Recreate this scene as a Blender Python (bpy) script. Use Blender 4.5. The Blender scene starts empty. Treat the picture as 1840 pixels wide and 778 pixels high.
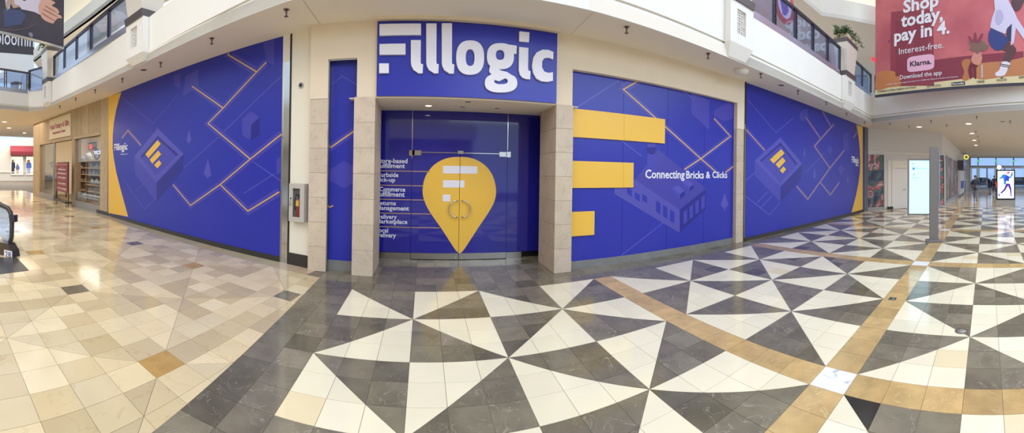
import bpy, bmesh, math, random
from mathutils import Vector, Matrix
C = bpy.context.scene.collection
SC = bpy.context.scene
random.seed(7)
PI = math.pi

# ------------------------------------------------------------------ camera (a sweep panorama, 165 degrees wide)
F, X0, V0, RO, H = 640.54, 759.82, 306.96, -0.016, 1.694
CO, SO = math.cos(RO), math.sin(RO)
cd = bpy.data.cameras.new('camera')
cd.type = 'PANO'
cd.panorama_type = 'CENTRAL_CYLINDRICAL'
cd.central_cylindrical_range_u_min = (0 - X0) / F
cd.central_cylindrical_range_u_max = (1840 - X0) / F
cd.central_cylindrical_range_v_min = (V0 - 778) / F
cd.central_cylindrical_range_v_max = V0 / F
cd.central_cylindrical_radius = 1.0
cam = bpy.data.objects.new('camera', cd); C.objects.link(cam)
R_, U_, Fw = Vector((CO, 0, -SO)), Vector((SO, 0, CO)), Vector((0, 1, 0))
m = Matrix((R_, U_, -Fw)).transposed().to_4x4(); m.translation = Vector((0, 0, H))
cam.matrix_world = m
SC.camera = cam

# ------------------------------------------------------------------ light and exposure
SC.view_settings.view_transform = 'Standard'
SC.view_settings.look = 'None'
SC.view_settings.gamma = 1
SC.view_settings.use_curve_mapping = False
SC.view_settings.exposure = 0.12
SC.cycles.use_denoising = True
SC.cycles.max_bounces = 8
SC.cycles.sample_clamp_indirect = 6
w = bpy.data.worlds.new('sky'); SC.world = w; w.use_nodes = True
bg = w.node_tree.nodes['Background']
bg.inputs[0].default_value = (0.72, 0.85, 1.0, 1); bg.inputs[1].default_value = 1.10

def area(name, loc, size, size_y, energy, col, rot=(0, 0, 0)):
    l = bpy.data.lights.new(name, 'AREA'); l.shape = 'RECTANGLE'; l.size = size; l.size_y = size_y
    l.energy = energy; l.color = col
    o = bpy.data.objects.new(name, l); C.objects.link(o); o.location = loc; o.rotation_euler = rot
    return o
area('skylight', (6, -3, 11.0), 22, 7, 1000, (0.80, 0.88, 1.0))
area('warm_ceiling_light', (-9, -2.5, 9.0), 9, 7, 560, (1.0, 0.80, 0.56))
area('shop_ceiling_light', (-13.2, 10.9, 3.9), 5, 2.2, 170, (1.0, 0.88, 0.70), (0, 0, 0.2))
area('fascia_fill_light', (12, -14.5, 8.0), 20, 4.5, 1250, (0.70, 0.83, 1.0), (math.radians(78), 0, 0))  # added panel behind the camera, no real window; brightens fascia and walls
area('left_corridor_fill', (-20, 7.5, 4.0), 7, 4, 190, (1.0, 0.86, 0.68))  # added fill under the left corridor ceiling, no such fitting
area('upper_right_fill', (13, 7.2, 8.0), 12, 1.2, 150, (1.0, 0.96, 0.90))  # added fill that lifts the dark upper floor on the right
area('upper_left_fill', (-11, 9.2, 7.5), 10, 1.2, 160, (1.0, 0.90, 0.76))  # added fill, same purpose for the upper floor on the left
area('far_corridor_light', (-33, 14, 5.5), 10, 8, 800, (1.0, 0.9, 0.78))

# ------------------------------------------------------------------ survey helpers
def ray(px, py):
    th = (px - X0) / F; z = -(py - V0) / F
    dx = math.sin(th)
    return Vector((CO*dx + SO*z, math.cos(th), -SO*dx + CO*z))
def fl(px, py, z=0.0):
    d = ray(px, py); return d * ((z - H) / d.z) + Vector((0, 0, H))
def pr(X, Y, Z):
    Z -= H; x = CO*X - SO*Z; z = SO*X + CO*Z
    return X0 + F*math.atan2(x, Y), V0 - F*z/math.hypot(x, Y)

class Plane:
    """An upright plane from a to b (left to right as one looks at it)."""
    def __init__(s, a, b):
        s.a = Vector((a[0], a[1], 0)); s.b = Vector((b[0], b[1], 0))
        s.d = (s.b - s.a).normalized(); s.n = Vector((s.d.y, -s.d.x, 0)); s.len = (s.b - s.a).length
    def pp(s, px, py):
        d = ray(px, py); t = s.a.dot(s.n) / d.dot(s.n); p = d * t
        return ((p - s.a).dot(s.d), p.z + H)
    def at(s, u, z, off=0.0):
        p = s.a + s.d*u + s.n*off; return Vector((p.x, p.y, z))
    def px(s, pts, o=(0, 0), k=1.0):
        return [s.pp(o[0] + k*x, o[1] + k*y) for x, y in pts]

# ------------------------------------------------------------------ materials
def lin(c):
    return tuple(((v/255)/12.92 if v/255 <= 0.04045 else (((v/255)+0.055)/1.055)**2.4) for v in c)
MATS = {}
def mat(name, col, rough=0.5, metal=0.0, noise=0.0, scale=6.0, bump=0.0, spec=0.5, coat=0.0, emit=None, es=1.0, stretch=None, col2=None, alpha=None, trans=0.0, tint=False, vein=None):
    if name in MATS: return MATS[name]
    M = bpy.data.materials.new(name); M.use_nodes = True; MATS[name] = M
    nt = M.node_tree; b = nt.nodes['Principled BSDF']
    c = lin(col)
    b.inputs['Base Color'].default_value = (*c, 1); b.inputs['Roughness'].default_value = rough
    b.inputs['Metallic'].default_value = metal; b.inputs['Specular IOR Level'].default_value = spec
    b.inputs['Coat Weight'].default_value = coat
    b.inputs['Transmission Weight'].default_value = trans
    if alpha is not None: b.inputs['Alpha'].default_value = alpha
    out = None
    if noise or bump or vein or tint:
        g = nt.nodes.new('ShaderNodeNewGeometry'); mp = nt.nodes.new('ShaderNodeMapping')
        nt.links.new(g.outputs['Position'], mp.inputs[0])
        if stretch: mp.inputs['Scale'].default_value = stretch
        if tint:
            at = nt.nodes.new('ShaderNodeAttribute'); at.attribute_name = 'tint'
            sc_ = nt.nodes.new('ShaderNodeVectorMath'); sc_.operation = 'SCALE'; sc_.inputs['Scale'].default_value = 40
            nt.links.new(at.outputs['Color'], sc_.inputs[0]); nt.links.new(sc_.outputs[0], mp.inputs['Location'])
        n = nt.nodes.new('ShaderNodeTexNoise'); n.inputs['Scale'].default_value = scale; n.inputs['Detail'].default_value = 6
        nt.links.new(mp.outputs[0], n.inputs[0])
        mx = nt.nodes.new('ShaderNodeMix'); mx.data_type = 'RGBA'
        k = nt.nodes.new('ShaderNodeMapRange'); k.inputs[1].default_value = 0.3; k.inputs[2].default_value = 0.7
        k.inputs[3].default_value = 0; k.inputs[4].default_value = 1
        nt.links.new(n.outputs[0], k.inputs[0]); nt.links.new(k.outputs[0], mx.inputs[0])
        d = lin(col2) if col2 else tuple(v*(1-noise) for v in c)
        mx.inputs[6].default_value = (*c, 1); mx.inputs[7].default_value = (*d, 1)
        out = mx.outputs[2]
        if vein:
            vc, vs, vw = vein
            n2 = nt.nodes.new('ShaderNodeTexNoise'); n2.inputs['Scale'].default_value = vs; n2.inputs['Detail'].default_value = 8; n2.inputs['Distortion'].default_value = 1.2
            nt.links.new(mp.outputs[0], n2.inputs[0])
            s1 = nt.nodes.new('ShaderNodeMath'); s1.operation = 'SUBTRACT'; s1.inputs[1].default_value = 0.5; nt.links.new(n2.outputs[0], s1.inputs[0])
            s2 = nt.nodes.new('ShaderNodeMath'); s2.operation = 'ABSOLUTE'; nt.links.new(s1.outputs[0], s2.inputs[0])
            s3 = nt.nodes.new('ShaderNodeMapRange'); s3.inputs[1].default_value = 0.0; s3.inputs[2].default_value = vw; s3.inputs[3].default_value = 1; s3.inputs[4].default_value = 0
            nt.links.new(s2.outputs[0], s3.inputs[0])
            m4 = nt.nodes.new('ShaderNodeMath'); m4.operation = 'MULTIPLY'; nt.links.new(s3.outputs[0], m4.inputs[0]); nt.links.new(k.outputs[0], m4.inputs[1])
            m2 = nt.nodes.new('ShaderNodeMix'); m2.data_type = 'RGBA'; nt.links.new(m4.outputs[0], m2.inputs[0])
            nt.links.new(out, m2.inputs[6]); m2.inputs[7].default_value = (*lin(vc), 1); out = m2.outputs[2]
        if tint:
            m3 = nt.nodes.new('ShaderNodeMix'); m3.data_type = 'RGBA'; m3.blend_type = 'MULTIPLY'; m3.inputs[0].default_value = 1
            nt.links.new(out, m3.inputs[6]); nt.links.new(at.outputs['Color'], m3.inputs[7]); out = m3.outputs[2]
        nt.links.new(out, b.inputs['Base Color'])
        if bump:
            bp = nt.nodes.new('ShaderNodeBump'); bp.inputs['Strength'].default_value = bump; bp.inputs['Distance'].default_value = 0.01
            nt.links.new(n.outputs[0], bp.inputs['Height']); nt.links.new(bp.outputs[0], b.inputs['Normal'])
    if emit:
        b.inputs['Emission Color'].default_value = (*lin(emit), 1); b.inputs['Emission Strength'].default_value = es
    return M

FR = 0.10
m_white = mat('white_marble', (240, 227, 198), FR, tint=True, noise=0.05, scale=3, spec=0.4)
m_grey = mat('grey_marble', (142, 131, 112), 0.13, tint=True, noise=0.32, scale=4.0, vein=((182, 172, 154), 3.6, 0.008), spec=0.32)
m_gold = mat('gold_marble', (208, 172, 116), FR, tint=True, noise=0.26, scale=6, vein=((214, 186, 134), 4.5, 0.012), spec=0.4)
m_cream = mat('cream_marble', (230, 212, 178), FR, tint=True, noise=0.07, scale=2.5, vein=((206, 182, 142), 1.4, 0.007), spec=0.4)
m_black = mat('black_marble', (58, 56, 54), FR, tint=True, noise=0.3, scale=3, spec=0.4)
m_pure = mat('veined_white_marble', (244, 242, 238), FR, tint=True, noise=0.04, scale=3, vein=((178, 178, 180), 2.2, 0.02), spec=0.4)
m_grout = mat('grout', (120, 108, 92), 0.7)
m_plaster = mat('white_plaster', (232, 226, 214), 0.85, noise=0.03, scale=2)
m_soffit = mat('soffit_plaster', (238, 229, 216), 0.9, noise=0.02, scale=2)
m_beige = mat('beige_plaster', (232, 214, 188), 0.85, noise=0.05, scale=2.5)
m_stone = mat('limestone', (206, 188, 166), 0.55, tint=True, noise=0.10, scale=5, vein=((180, 160, 138), 3, 0.02))
m_joint = mat('stone_joint', (168, 152, 132), 0.7)
m_blue = mat('blue_vinyl', (46, 51, 162), 0.28, spec=0.35)
m_blued = mat('blue_vinyl_dark', (42, 40, 136), 0.28, spec=0.35)
m_bluem = mat('blue_vinyl_mid', (70, 68, 170), 0.28, spec=0.35)
m_bluel = mat('blue_vinyl_pale', (84, 80, 178), 0.28, spec=0.35)
m_bluex = mat('blue_vinyl_line', (94, 92, 188), 0.28, spec=0.35)
m_yel = mat('yellow_vinyl', (238, 188, 74), 0.35, spec=0.35)
m_org = mat('orange_line_vinyl', (216, 170, 92), 0.35)
m_let = mat('white_letter', (232, 228, 236), 0.4)
m_chrome = mat('polished_steel', (205, 202, 198), 0.12, 1.0)
m_steel = mat('brushed_steel', (176, 172, 166), 0.28, 1.0, noise=0.08, scale=20, stretch=(1, 1, 12))
m_blk = mat('black_trim', (30, 29, 30), 0.35)
m_base = mat('dark_base_board', (52, 48, 44), 0.3)
m_dark = mat('dark_metal', (74, 72, 82), 0.35, 0.6)
m_curb = mat('grey_stone_curb', (130, 128, 124), 0.2, noise=0.2, scale=4)
def thin_glass(name, tintc, base, ior=1.5):
    M = bpy.data.materials.new(name); M.use_nodes = True; nt = M.node_tree; nt.nodes.remove(nt.nodes['Principled BSDF'])
    tr = nt.nodes.new('ShaderNodeBsdfTransparent'); tr.inputs[0].default_value = (*lin(tintc), 1)
    gl = nt.nodes.new('ShaderNodeBsdfGlossy'); gl.inputs['Roughness'].default_value = .02; gl.inputs[0].default_value = (.95, .97, 1, 1)
    lw = nt.nodes.new('ShaderNodeLayerWeight'); lw.inputs[0].default_value = .5; pw = nt.nodes.new('ShaderNodeMath'); pw.operation = 'POWER'; pw.inputs[1].default_value = 4.5
    ad = nt.nodes.new('ShaderNodeMath'); ad.operation = 'MULTIPLY_ADD'; ad.inputs[1].default_value = ior - 1; ad.inputs[2].default_value = base; ad.use_clamp = True
    mx = nt.nodes.new('ShaderNodeMixShader'); nt.links.new(lw.outputs['Facing'], pw.inputs[0]); nt.links.new(pw.outputs[0], ad.inputs[0]); nt.links.new(ad.outputs[0], mx.inputs[0]); nt.links.new(tr.outputs[0], mx.inputs[1]); nt.links.new(gl.outputs[0], mx.inputs[2])
    nt.links.new(mx.outputs[0], nt.nodes['Material Output'].inputs[0]); MATS[name] = M; return M
m_glass = thin_glass('clear_glass', (248, 250, 250), .02, 1.5)
m_tglass = thin_glass('balustrade_glass', (214, 228, 250), .10, 1.9)  # pale blue tint stands in for sky reflected in the panes

# ------------------------------------------------------------------ mesh building
class MB:
    def __init__(s): s.v = []; s.f = []; s.mi = []; s.t = []; s.sm = []
    def add(s, vs, fs, tint=None, mi=0, smooth=False):
        k = len(s.v); s.v += [tuple(v) for v in vs]
        s.f += [tuple(i + k for i in f) for f in fs]; s.mi += [mi]*len(fs); s.sm += [smooth]*len(fs)
        s.t += [tint or (1, 1, 1)]*len(vs)
    def prism(s, a, b, tint=None, mi=0):
        """a and b: matching rings of 3-D points, a is the visible face"""
        n = len(a); s.add(list(a) + list(b), [tuple(range(n)), tuple(range(2*n-1, n-1, -1))] + [(i, i+n, (i+1) % n + n, (i+1) % n) for i in range(n)], tint, mi)
    def box(s, lo, hi, tint=None, mi=0):
        x, y, z = lo; X, Y, Z = hi
        s.prism([(x, y, Z), (X, y, Z), (X, Y, Z), (x, Y, Z)], [(x, y, z), (X, y, z), (X, Y, z), (x, Y, z)], tint, mi)
    def obox(s, P, u0, u1, z0, z1, o0, o1, tint=None, mi=0):
        s.prism([P.at(u0, z0, o1), P.at(u1, z0, o1), P.at(u1, z1, o1), P.at(u0, z1, o1)], [P.at(u0, z0, o0), P.at(u1, z0, o0), P.at(u1, z1, o0), P.at(u0, z1, o0)], tint, mi)
    def plate(s, P, pts, o0, o1, tint=None, mi=0):
        s.prism([P.at(u, z, o1) for u, z in pts], [P.at(u, z, o0) for u, z in pts], tint, mi)
    def ring(s, P, outer, inner, o0, o1):
        n = len(outer); vs = []
        for pts, o in ((outer, o1), (inner, o1), (outer, o0), (inner, o0)): vs += [P.at(u, z, o) for u, z in pts]
        fs = []
        for i in range(n):
            j = (i+1) % n
            fs += [(i, j, n+j, n+i), (2*n+i, 2*n+j, j, i), (n+i, n+j, 3*n+j, 3*n+i), (2*n+j, 2*n+i, 3*n+i, 3*n+j)]
        s.add(vs, fs)
    def tube(s, pts, r, n=10, smooth=True, cap=True):
        pts = [Vector(p) for p in pts]; rs = r if isinstance(r, (list, tuple)) else [r]*len(pts)
        vs = []; up = None
        for i, p in enumerate(pts):
            t = (pts[min(i+1, len(pts)-1)] - pts[max(i-1, 0)]).normalized()
            if up is None: up = Vector((0, 0, 1)) if abs(t.z) < 0.9 else Vector((1, 0, 0))
            a = t.cross(up).normalized(); up = a.cross(t).normalized()
            vs += [p + (a*math.cos(2*PI*k/n) + up*math.sin(2*PI*k/n))*rs[i] for k in range(n)]
        fs = [(i*n+k, i*n+(k+1) % n, (i+1)*n+(k+1) % n, (i+1)*n+k) for i in range(len(pts)-1) for k in range(n)]
        if cap: fs += [tuple(range(n-1, -1, -1)), tuple(range((len(pts)-1)*n, len(pts)*n))]
        s.add(vs, fs, smooth=smooth)
    def lathe(s, c, prof, n=16, smooth=True, ax='z'):
        vs = []
        for r, z in prof:
            for k in range(n):
                a = 2*PI*k/n; vs.append((c[0]+r*math.cos(a), c[1]+r*math.sin(a), c[2]+z))
        m_ = len(prof)
        fs = [(i*n+k, i*n+(k+1) % n, (i+1)*n+(k+1) % n, (i+1)*n+k) for i in range(m_-1) for k in range(n)]
        fs += [tuple(range(n-1, -1, -1)), tuple(range((m_-1)*n, m_*n))]
        s.add(vs, fs, smooth=smooth)
    def ball(s, c, r, n=10, sc=(1, 1, 1)):
        prof = [(max(1e-4, math.sin(PI*i/n)), -math.cos(PI*i/n)) for i in range(n+1)]
        vs = [(c[0]+sc[0]*r*a*math.cos(2*PI*k/12), c[1]+sc[1]*r*a*math.sin(2*PI*k/12), c[2]+sc[2]*r*z) for a, z in prof for k in range(12)]
        s.add(vs, [(i*12+k, i*12+(k+1) % 12, (i+1)*12+(k+1) % 12, (i+1)*12+k) for i in range(n) for k in range(12)], smooth=True)
    def build(s, name, mats, parent=None, origin=None, fix=True):
        me = bpy.data.meshes.new(name)
        o = bpy.data.objects.new(name, me)
        org = Vector(origin) if origin is not None else (root_loc(parent) if parent else Vector((0, 0, 0)))
        me.from_pydata([tuple(Vector(v) - org) for v in s.v], [], s.f)
        if not isinstance(mats, (list, tuple)): mats = [mats]
        for m_ in mats: me.materials.append(m_)
        if len(mats) > 1: me.polygons.foreach_set('material_index', s.mi)
        me.polygons.foreach_set('use_smooth', s.sm)
        a = me.color_attributes.new('tint', 'FLOAT_COLOR', 'POINT')
        a.data.foreach_set('color', [c for t in s.t for c in (*t, 1)])
        if fix:
            bm = bmesh.new(); bm.from_mesh(me); bmesh.ops.recalc_face_normals(bm, faces=bm.faces); bm.to_mesh(me); bm.free()
        me.update()
        C.objects.link(o)
        if parent:
            o.parent = parent; o.location = org - root_loc(parent)
        else: o.location = org
        return o
def root_loc(o):
    l = Vector((0, 0, 0))
    while o: l += o.location; o = o.parent
    return l
def thing(name, label, cat, loc=(0, 0, 0), group=None):
    o = bpy.data.objects.new(name, None); C.objects.link(o); o.location = loc; o.empty_display_size = 0.1
    return tag(o, label, cat, group)
def tag(o, label, cat, group=None):
    o['label'] = label; o['category'] = cat
    if group: o['group'] = group
    return o
def struct(o): o['kind'] = 'structure'; return o
def sempty(name):
    o = bpy.data.objects.new(name, None); C.objects.link(o); return struct(o)
def dup(root, loc, label=None):
    r = root.copy(); C.objects.link(r); r.location = loc
    if label: r['label'] = label
    for ch in list(root.children):
        c = ch.copy(); C.objects.link(c); c.parent = r
        for g in ch.children:
            d = g.copy(); C.objects.link(d); d.parent = c
    return r
def catmull(p, k=5):
    n = len(p); out = []
    for i in range(n):
        a, b, c, d = p[i-1], p[i], p[(i+1) % n], p[(i+2) % n]
        for j in range(k):
            t = j/k
            out.append(tuple(0.5*((2*b[q]) + (-a[q]+c[q])*t + (2*a[q]-5*b[q]+4*c[q]-d[q])*t*t + (-a[q]+3*b[q]-3*c[q]+d[q])*t**3) for q in (0, 1)))
    return out
def selli(cx, cy, rx, ry, e=2.4, n=40):
    o = []
    for i in range(n):
        a = 2*PI*i/n; c, s = math.cos(a), math.sin(a)
        o.append((cx + rx*math.copysign(abs(c)**(2/e), c), cy + ry*math.copysign(abs(s)**(2/e), s)))
    return o
def text(name, s, P, u0, z0, wid, hei, off, M, parent, ext=0.002, bold=0.02, origin=None):
    """lettering laid on plane P: lower-left corner (u0, z0), size wid x hei"""
    cu = bpy.data.curves.new('t', 'FONT'); cu.body = s; cu.size = 1; cu.offset = bold; cu.resolution_u = 2
    to = bpy.data.objects.new('t', cu); C.objects.link(to)
    dg = bpy.context.evaluated_depsgraph_get(); me = bpy.data.meshes.new_from_object(to.evaluated_get(dg))
    C.objects.unlink(to); bpy.data.objects.remove(to)
    xs = [v.co.x for v in me.vertices]; ys = [v.co.y for v in me.vertices]
    x0, x1, y0, y1 = min(xs), max(xs), min(ys), max(ys)
    b = MB(); vs = [P.at(u0 + (v.co.x-x0)/(x1-x0)*wid, z0 + (v.co.y-y0)/(y1-y0)*hei, off+ext) for v in me.vertices]
    b.add(vs, [tuple(p.vertices) for p in me.polygons])
    n0 = len(vs)
    edges = {}
    for p in me.polygons:
        for e in p.edge_keys: edges[e] = edges.get(e, 0) + 1
    b.v += [tuple(P.at(u0 + (v.co.x-x0)/(x1-x0)*wid, z0 + (v.co.y-y0)/(y1-y0)*hei, off)) for v in me.vertices]; b.t += [(1, 1, 1)]*n0
    for (i, j), c in edges.items():
        if c == 1: b.f.append((i, j, j+n0, i+n0)); b.mi.append(0); b.sm.append(False)
    bpy.data.meshes.remove(me)
    return b.build(name, M, parent)
def polyline(P, pts, w_, o0, o1, mb):
    """a ribbon of width w_ along plane points, mitred at the bends"""
    h = w_/2; n = len(pts); d = []
    for i in range(n-1):
        (a, b), (c, e) = pts[i], pts[i+1]; L = math.hypot(c-a, e-b) or 1; d.append(((c-a)/L, (e-b)/L))
    left, right = [], []
    for i, (x, z) in enumerate(pts):
        if i == 0: nx, nz = -d[0][1]*h, d[0][0]*h
        elif i == n-1: nx, nz = -d[-1][1]*h, d[-1][0]*h
        else:
            (ax, az), (bx, bz) = d[i-1], d[i]; mx, mz = -(az+bz), ax+bx; L = math.hypot(mx, mz) or 1; mx /= L; mz /= L
            k = h/max(.35, -az*mx + ax*mz); nx, nz = mx*k, mz*k
        left.append((x+nx, z+nz)); right.append((x-nx, z-nz))
    mb.plate(P, left + right[::-1], o0, o1)

T = 4.09      # underside of the balcony
# ================================================================== FLOOR
TS = 0.3
HD = (-0.2877, 0.9902, 0.0045, 13.5515, -0.0113, 0.996, -0.0027, -0.002)
HC = (-7.3172, 0.9071, 0.1082, 7.2064, -0.1867, 1.1015, 0.0036, 0.0053)
def hom(p, U, V):
    k = 1 + p[6]*U + p[7]*V
    return ((p[0]+p[1]*U+p[2]*V)/k*TS, (p[3]+p[4]*U+p[5]*V)/k*TS)
def clip(poly, a, b):
    """keep what lies left of a->b"""
    out = []; n = len(poly)
    f = lambda p: (b[0]-a[0])*(p[1]-a[1]) - (b[1]-a[1])*(p[0]-a[0])
    for i in range(n):
        p, q = poly[i], poly[(i+1) % n]; fp, fq = f(p), f(q)
        if fp >= 0: out.append(p)
        if (fp >= 0) != (fq >= 0):
            t = fp/(fp-fq); out.append((p[0]+(q[0]-p[0])*t, p[1]+(q[1]-p[1])*t))
    return out
def parea(p): return 0.5*sum(p[i][0]*p[(i+1) % len(p)][1]-p[(i+1) % len(p)][0]*p[i][1] for i in range(len(p)))
def inset(poly, g):
    """shrink a convex counter-clockwise polygon by g"""
    out = list(poly)
    if parea(out) < 0: out.reverse()
    n = len(out); src = list(out)
    for i in range(n):
        a, b = src[i], src[(i+1) % n]; L = math.hypot(b[0]-a[0], b[1]-a[1])
        if L < 1e-4: continue
        nx, ny = -(b[1]-a[1])/L*g, (b[0]-a[0])/L*g
        out = clip(out, (a[0]+nx, a[1]+ny), (b[0]+nx, b[1]+ny))
        if len(out) < 3: return []
    # drop coincident points
    r = [p for i, p in enumerate(out) if math.hypot(p[0]-out[i-1][0], p[1]-out[i-1][1]) > 2e-3]
    return r if len(r) > 2 and abs(parea(r)) > 3e-5 else []
def visible_size(poly):
    x = [pr(p[0], p[1], 0) for p in poly]
    if any(not (-30 < a[0] < 1870) or a[1] > 800 or a[1] < V0 for a in x): 
        if all(not (0 < a[0] < 1840) or a[1] > 778 or a[1] < V0 for a in x): return 0
    if max(a[0] for a in x) - min(a[0] for a in x) > 900: return 0
    return abs(parea([(min(max(a[0], 0), 1840), min(a[1], 778)) for a in x]))
def lay(tiles, slab, tag_name):
    """tiles: (polygon, material key, tint)"""
    keys = {'w': m_white, 'g': m_grey, 'o': m_gold, 'c': m_cream, 'k': m_black, 'p': m_pure}
    done = []
    for poly, k, t in tiles:
        q = inset(poly, 0.0018)
        if q: done.append((visible_size(q), q, k, t))
    done.sort(key=lambda a: -a[0])
    def put(mb, q, t, mi=0):
        z = 0.0; cx = sum(p[0] for p in q)/len(q); cy = sum(p[1] for p in q)/len(q)
        ax, ay = random.gauss(0, 0.0009), random.gauss(0, 0.0009)
        top = [(p[0], p[1], z + ax*(p[0]-cx) + ay*(p[1]-cy)) for p in q]
        mb.prism(top, [(p[0], p[1], -0.012) for p in q], t, mi)
    for s_, q, k, t in done[:300]:
        mb = MB(); put(mb, q, t); mb.build('tile', keys[k], slab, (q[0][0], q[0][1], 0), fix=False)
    mb = MB(); order = list('wgockp')
    for s_, q, k, t in done[300:]: put(mb, q, t, order.index(k))
    o = mb.build('tile', [keys[k] for k in order], slab, fix=False); o['kind'] = 'stuff'

slab1 = MB(); slab1.box((-1.5, -15, -0.2), (60, 12, -0.003))
floor = struct(slab1.build('floor', m_grout))
tiles = []
def band(v):   # position along the 13-tile repeat: (is gold, block index, offset in block run)
    n = math.floor((v + 3) / 13); r = (v + 3) - 13*n
    return (r >= 12, n*4 + math.floor(r/3) if r < 12 else None)
GX = lambda x: band(x)                 # x: -3..9 pattern, 9..10 gold, 10..22 pattern ...
GY = lambda y: band(-y - 1 - (-0))     # mirrored: y 3..-9 pattern
def tint(a, s): v = a*(1+random.gauss(0, s)); return (v, v*(1+random.gauss(0, s*0.06)), v*(1+random.gauss(0, s*0.12)))
for X in range(-5, 66):
    for Y in range(-42, 11):
        q = [hom(HD, X+a, Y+b) for a, b in ((0, 0), (1, 0), (1, 1), (0, 1))]
        cx, cy = q[0]
        if cx > 19.9 or cy < -6.5 or cy > 8.3 or cy > 7.2 and not -1 < cx < 3: continue
        border = X < -3 or Y >= 3
        if border:
            tiles.append((q, 'g', tint(0.80, 0.14))); continue
        # along x
        nx = (X + 3) // 13; rx = (X + 3) - 13*nx
        yy = 3 - Y - 1                       # 0 at the top row, going down
        ny = yy // 13; ry = yy - 13*ny
        if rx == 12 and ry == 12: tiles.append((q, 'p', tint(1, 0.01))); continue
        if rx == 12 or ry == 12: tiles.append((q, 'o', tint(1, 0.07))); continue
        i = nx*4 + rx//3 - 1; j = 0 - (ny*4 + ry//3)
        a, b = rx % 3, 2 - ry % 3            # tile place in its block, b counted upwards
        slash = (i + j) % 2 == 0
        left_white = j % 2 == 0
        if slash:
            if a == b:
                ul, lr = [q[0], q[2], q[3]], [q[0], q[1], q[2]]
                tiles.append((ul, 'w' if left_white else 'g', tint(1, 0.03) if left_white else tint(0.85, 0.14)))
                tiles.append((lr, 'k' if (X, Y) == (8, -11) else 'g' if left_white else 'w', tint(0.85, 0.14) if left_white else tint(1, 0.03)))
                continue
            up = b > a
            wh = up == left_white
        else:
            if a + b == 2:
                ll, ur = [q[0], q[1], q[3]], [q[1], q[2], q[3]]
                tiles.append((ll, 'w' if left_white else 'g', tint(1, 0.03) if left_white else tint(0.85, 0.14)))
                tiles.append((ur, 'g' if left_white else 'w', tint(0.85, 0.14) if left_white else tint(1, 0.03)))
                continue
            low = a + b < 2
            wh = low == left_white
        kk = ('w' if wh else 'g')
        t_ = tint(1, 0.03) if wh else tint(0.85, 0.14)
        if wh and random.random() < 0.03: t_ = (0.93, 0.86, 0.74)
        tiles.append((q, kk, t_))
# pale corridor tiles beyond the pattern
for i in range(0, 42):
    for j in range(0, 16):
        x = 19.95 + i*0.6; y = 2.6 - j*0.6
        tiles.append(([(x, y-0.6), (x+0.6, y-0.6), (x+0.6, y), (x, y)], 'c', tint(0.93, 0.05)))
lay(tiles, floor, 'r')

LW = [(-1.72, 5.74), (-2.50, 5.96), (-9.50, 7.80), (-18.4, 9.52)]     # foot of the left-hand wall, right to left
slab2 = MB(); slab2.prism([(x, y, -0.0035) for x, y in ((-1.5, -15), (-1.2, 6), (-2.5, 6.5), (-9.5, 8.4), (-18.3, 10.6), (-18.3, 40), (-56, 40), (-56, -15))],
                          [(x, y, -0.2) for x, y in ((-1.5, -15), (-1.2, 6), (-2.5, 6.5), (-9.5, 8.4), (-18.3, 10.6), (-18.3, 40), (-56, 40), (-56, -15))])
floor2 = struct(slab2.build('floor', m_grout))
tiles = []
bl0, bl1 = hom(HD, -5, -42), hom(HD, -5, 9)
pal = [(1.0, 0.96, 0.89), (0.97, 0.92, 0.83), (1.02, 0.99, 0.94), (0.98, 0.93, 0.85), (0.94, 0.88, 0.78), (0.84, 0.77, 0.65), (0.80, 0.74, 0.66)]
for U in range(-100, 12):
    for V in range(-22, 50):
        q = [hom(HC, U+a, V+b) for a, b in ((0, 0), (1, 0), (1, 1), (0, 1))]
        if q[0][1] < -6.5 or q[0][0] < -40.5 or q[0][0] < -18 and (U*U > 3600): continue
        bu, bv = U % 7, V % 7
        pieces = []
        shade = 1.0 if random.random() < 0.6 else 0.93
        base = random.choice(pal)
        if bu == 0 and bv == 0:
            if (U//7 + V//7) % 2 == 0: pieces.append((q, 'o', (0.88, 0.80, 0.60)))
            else: pieces.append((q, 'g', (0.75, 0.72, 0.70)))
        elif bu == 0 or bv == 0:
            k_ = random.choice((1, 0.95, 0.86)); pieces.append((q, 'c', tuple(v*k_ for v in base)))
        else:
            a, b = bu-1, bv-1
            lo = lambda ang: 1.0 if int(ang // 45) % 2 == 0 else 0.85
            def tn(x, y): return tuple(v*lo(math.degrees(math.atan2(y-3, x-3)) % 360) for v in base)
            if a == b or a + b == 5:
                if a == b: A, B = [q[0], q[2], q[3]], [q[0], q[1], q[2]]; ca, cb = (a+.3, b+.7), (a+.7, b+.3)
                else: A, B = [q[0], q[1], q[3]], [q[1], q[2], q[3]]; ca, cb = (a+.3, b+.3), (a+.7, b+.7)
                pieces += [(A, 'c', tn(*ca)), (B, 'c', tuple(v*0.99 for v in tn(*cb)))]
            else: pieces.append((q, 'c', tn(a+.5, b+.5)))
        for poly, k, t_ in pieces:
            if parea(poly) < 0: poly = poly[::-1]
            poly = clip(poly, bl0, bl1)
            for k_ in range(3):
                if len(poly) < 3: break
                a_, b_ = LW[k_], LW[k_+1]; L = math.hypot(b_[0]-a_[0], b_[1]-a_[1])
                ox, oy = (b_[1]-a_[1])/L, -(b_[0]-a_[0])/L
                off = -0.34
                ext = 60 if k_ < 2 else 0
                if k_ == 2 and poly[0][0] < -18.3: continue
                if k_ == 0 and poly[0][0] < -4 : continue
                poly = clip(poly, (a_[0]+ox*off, a_[1]+oy*off), (b_[0]+ox*off, b_[1]+oy*off))
            if len(poly) > 2 and abs(parea(poly)) > 1e-4: tiles.append((poly, k, t_))
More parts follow.
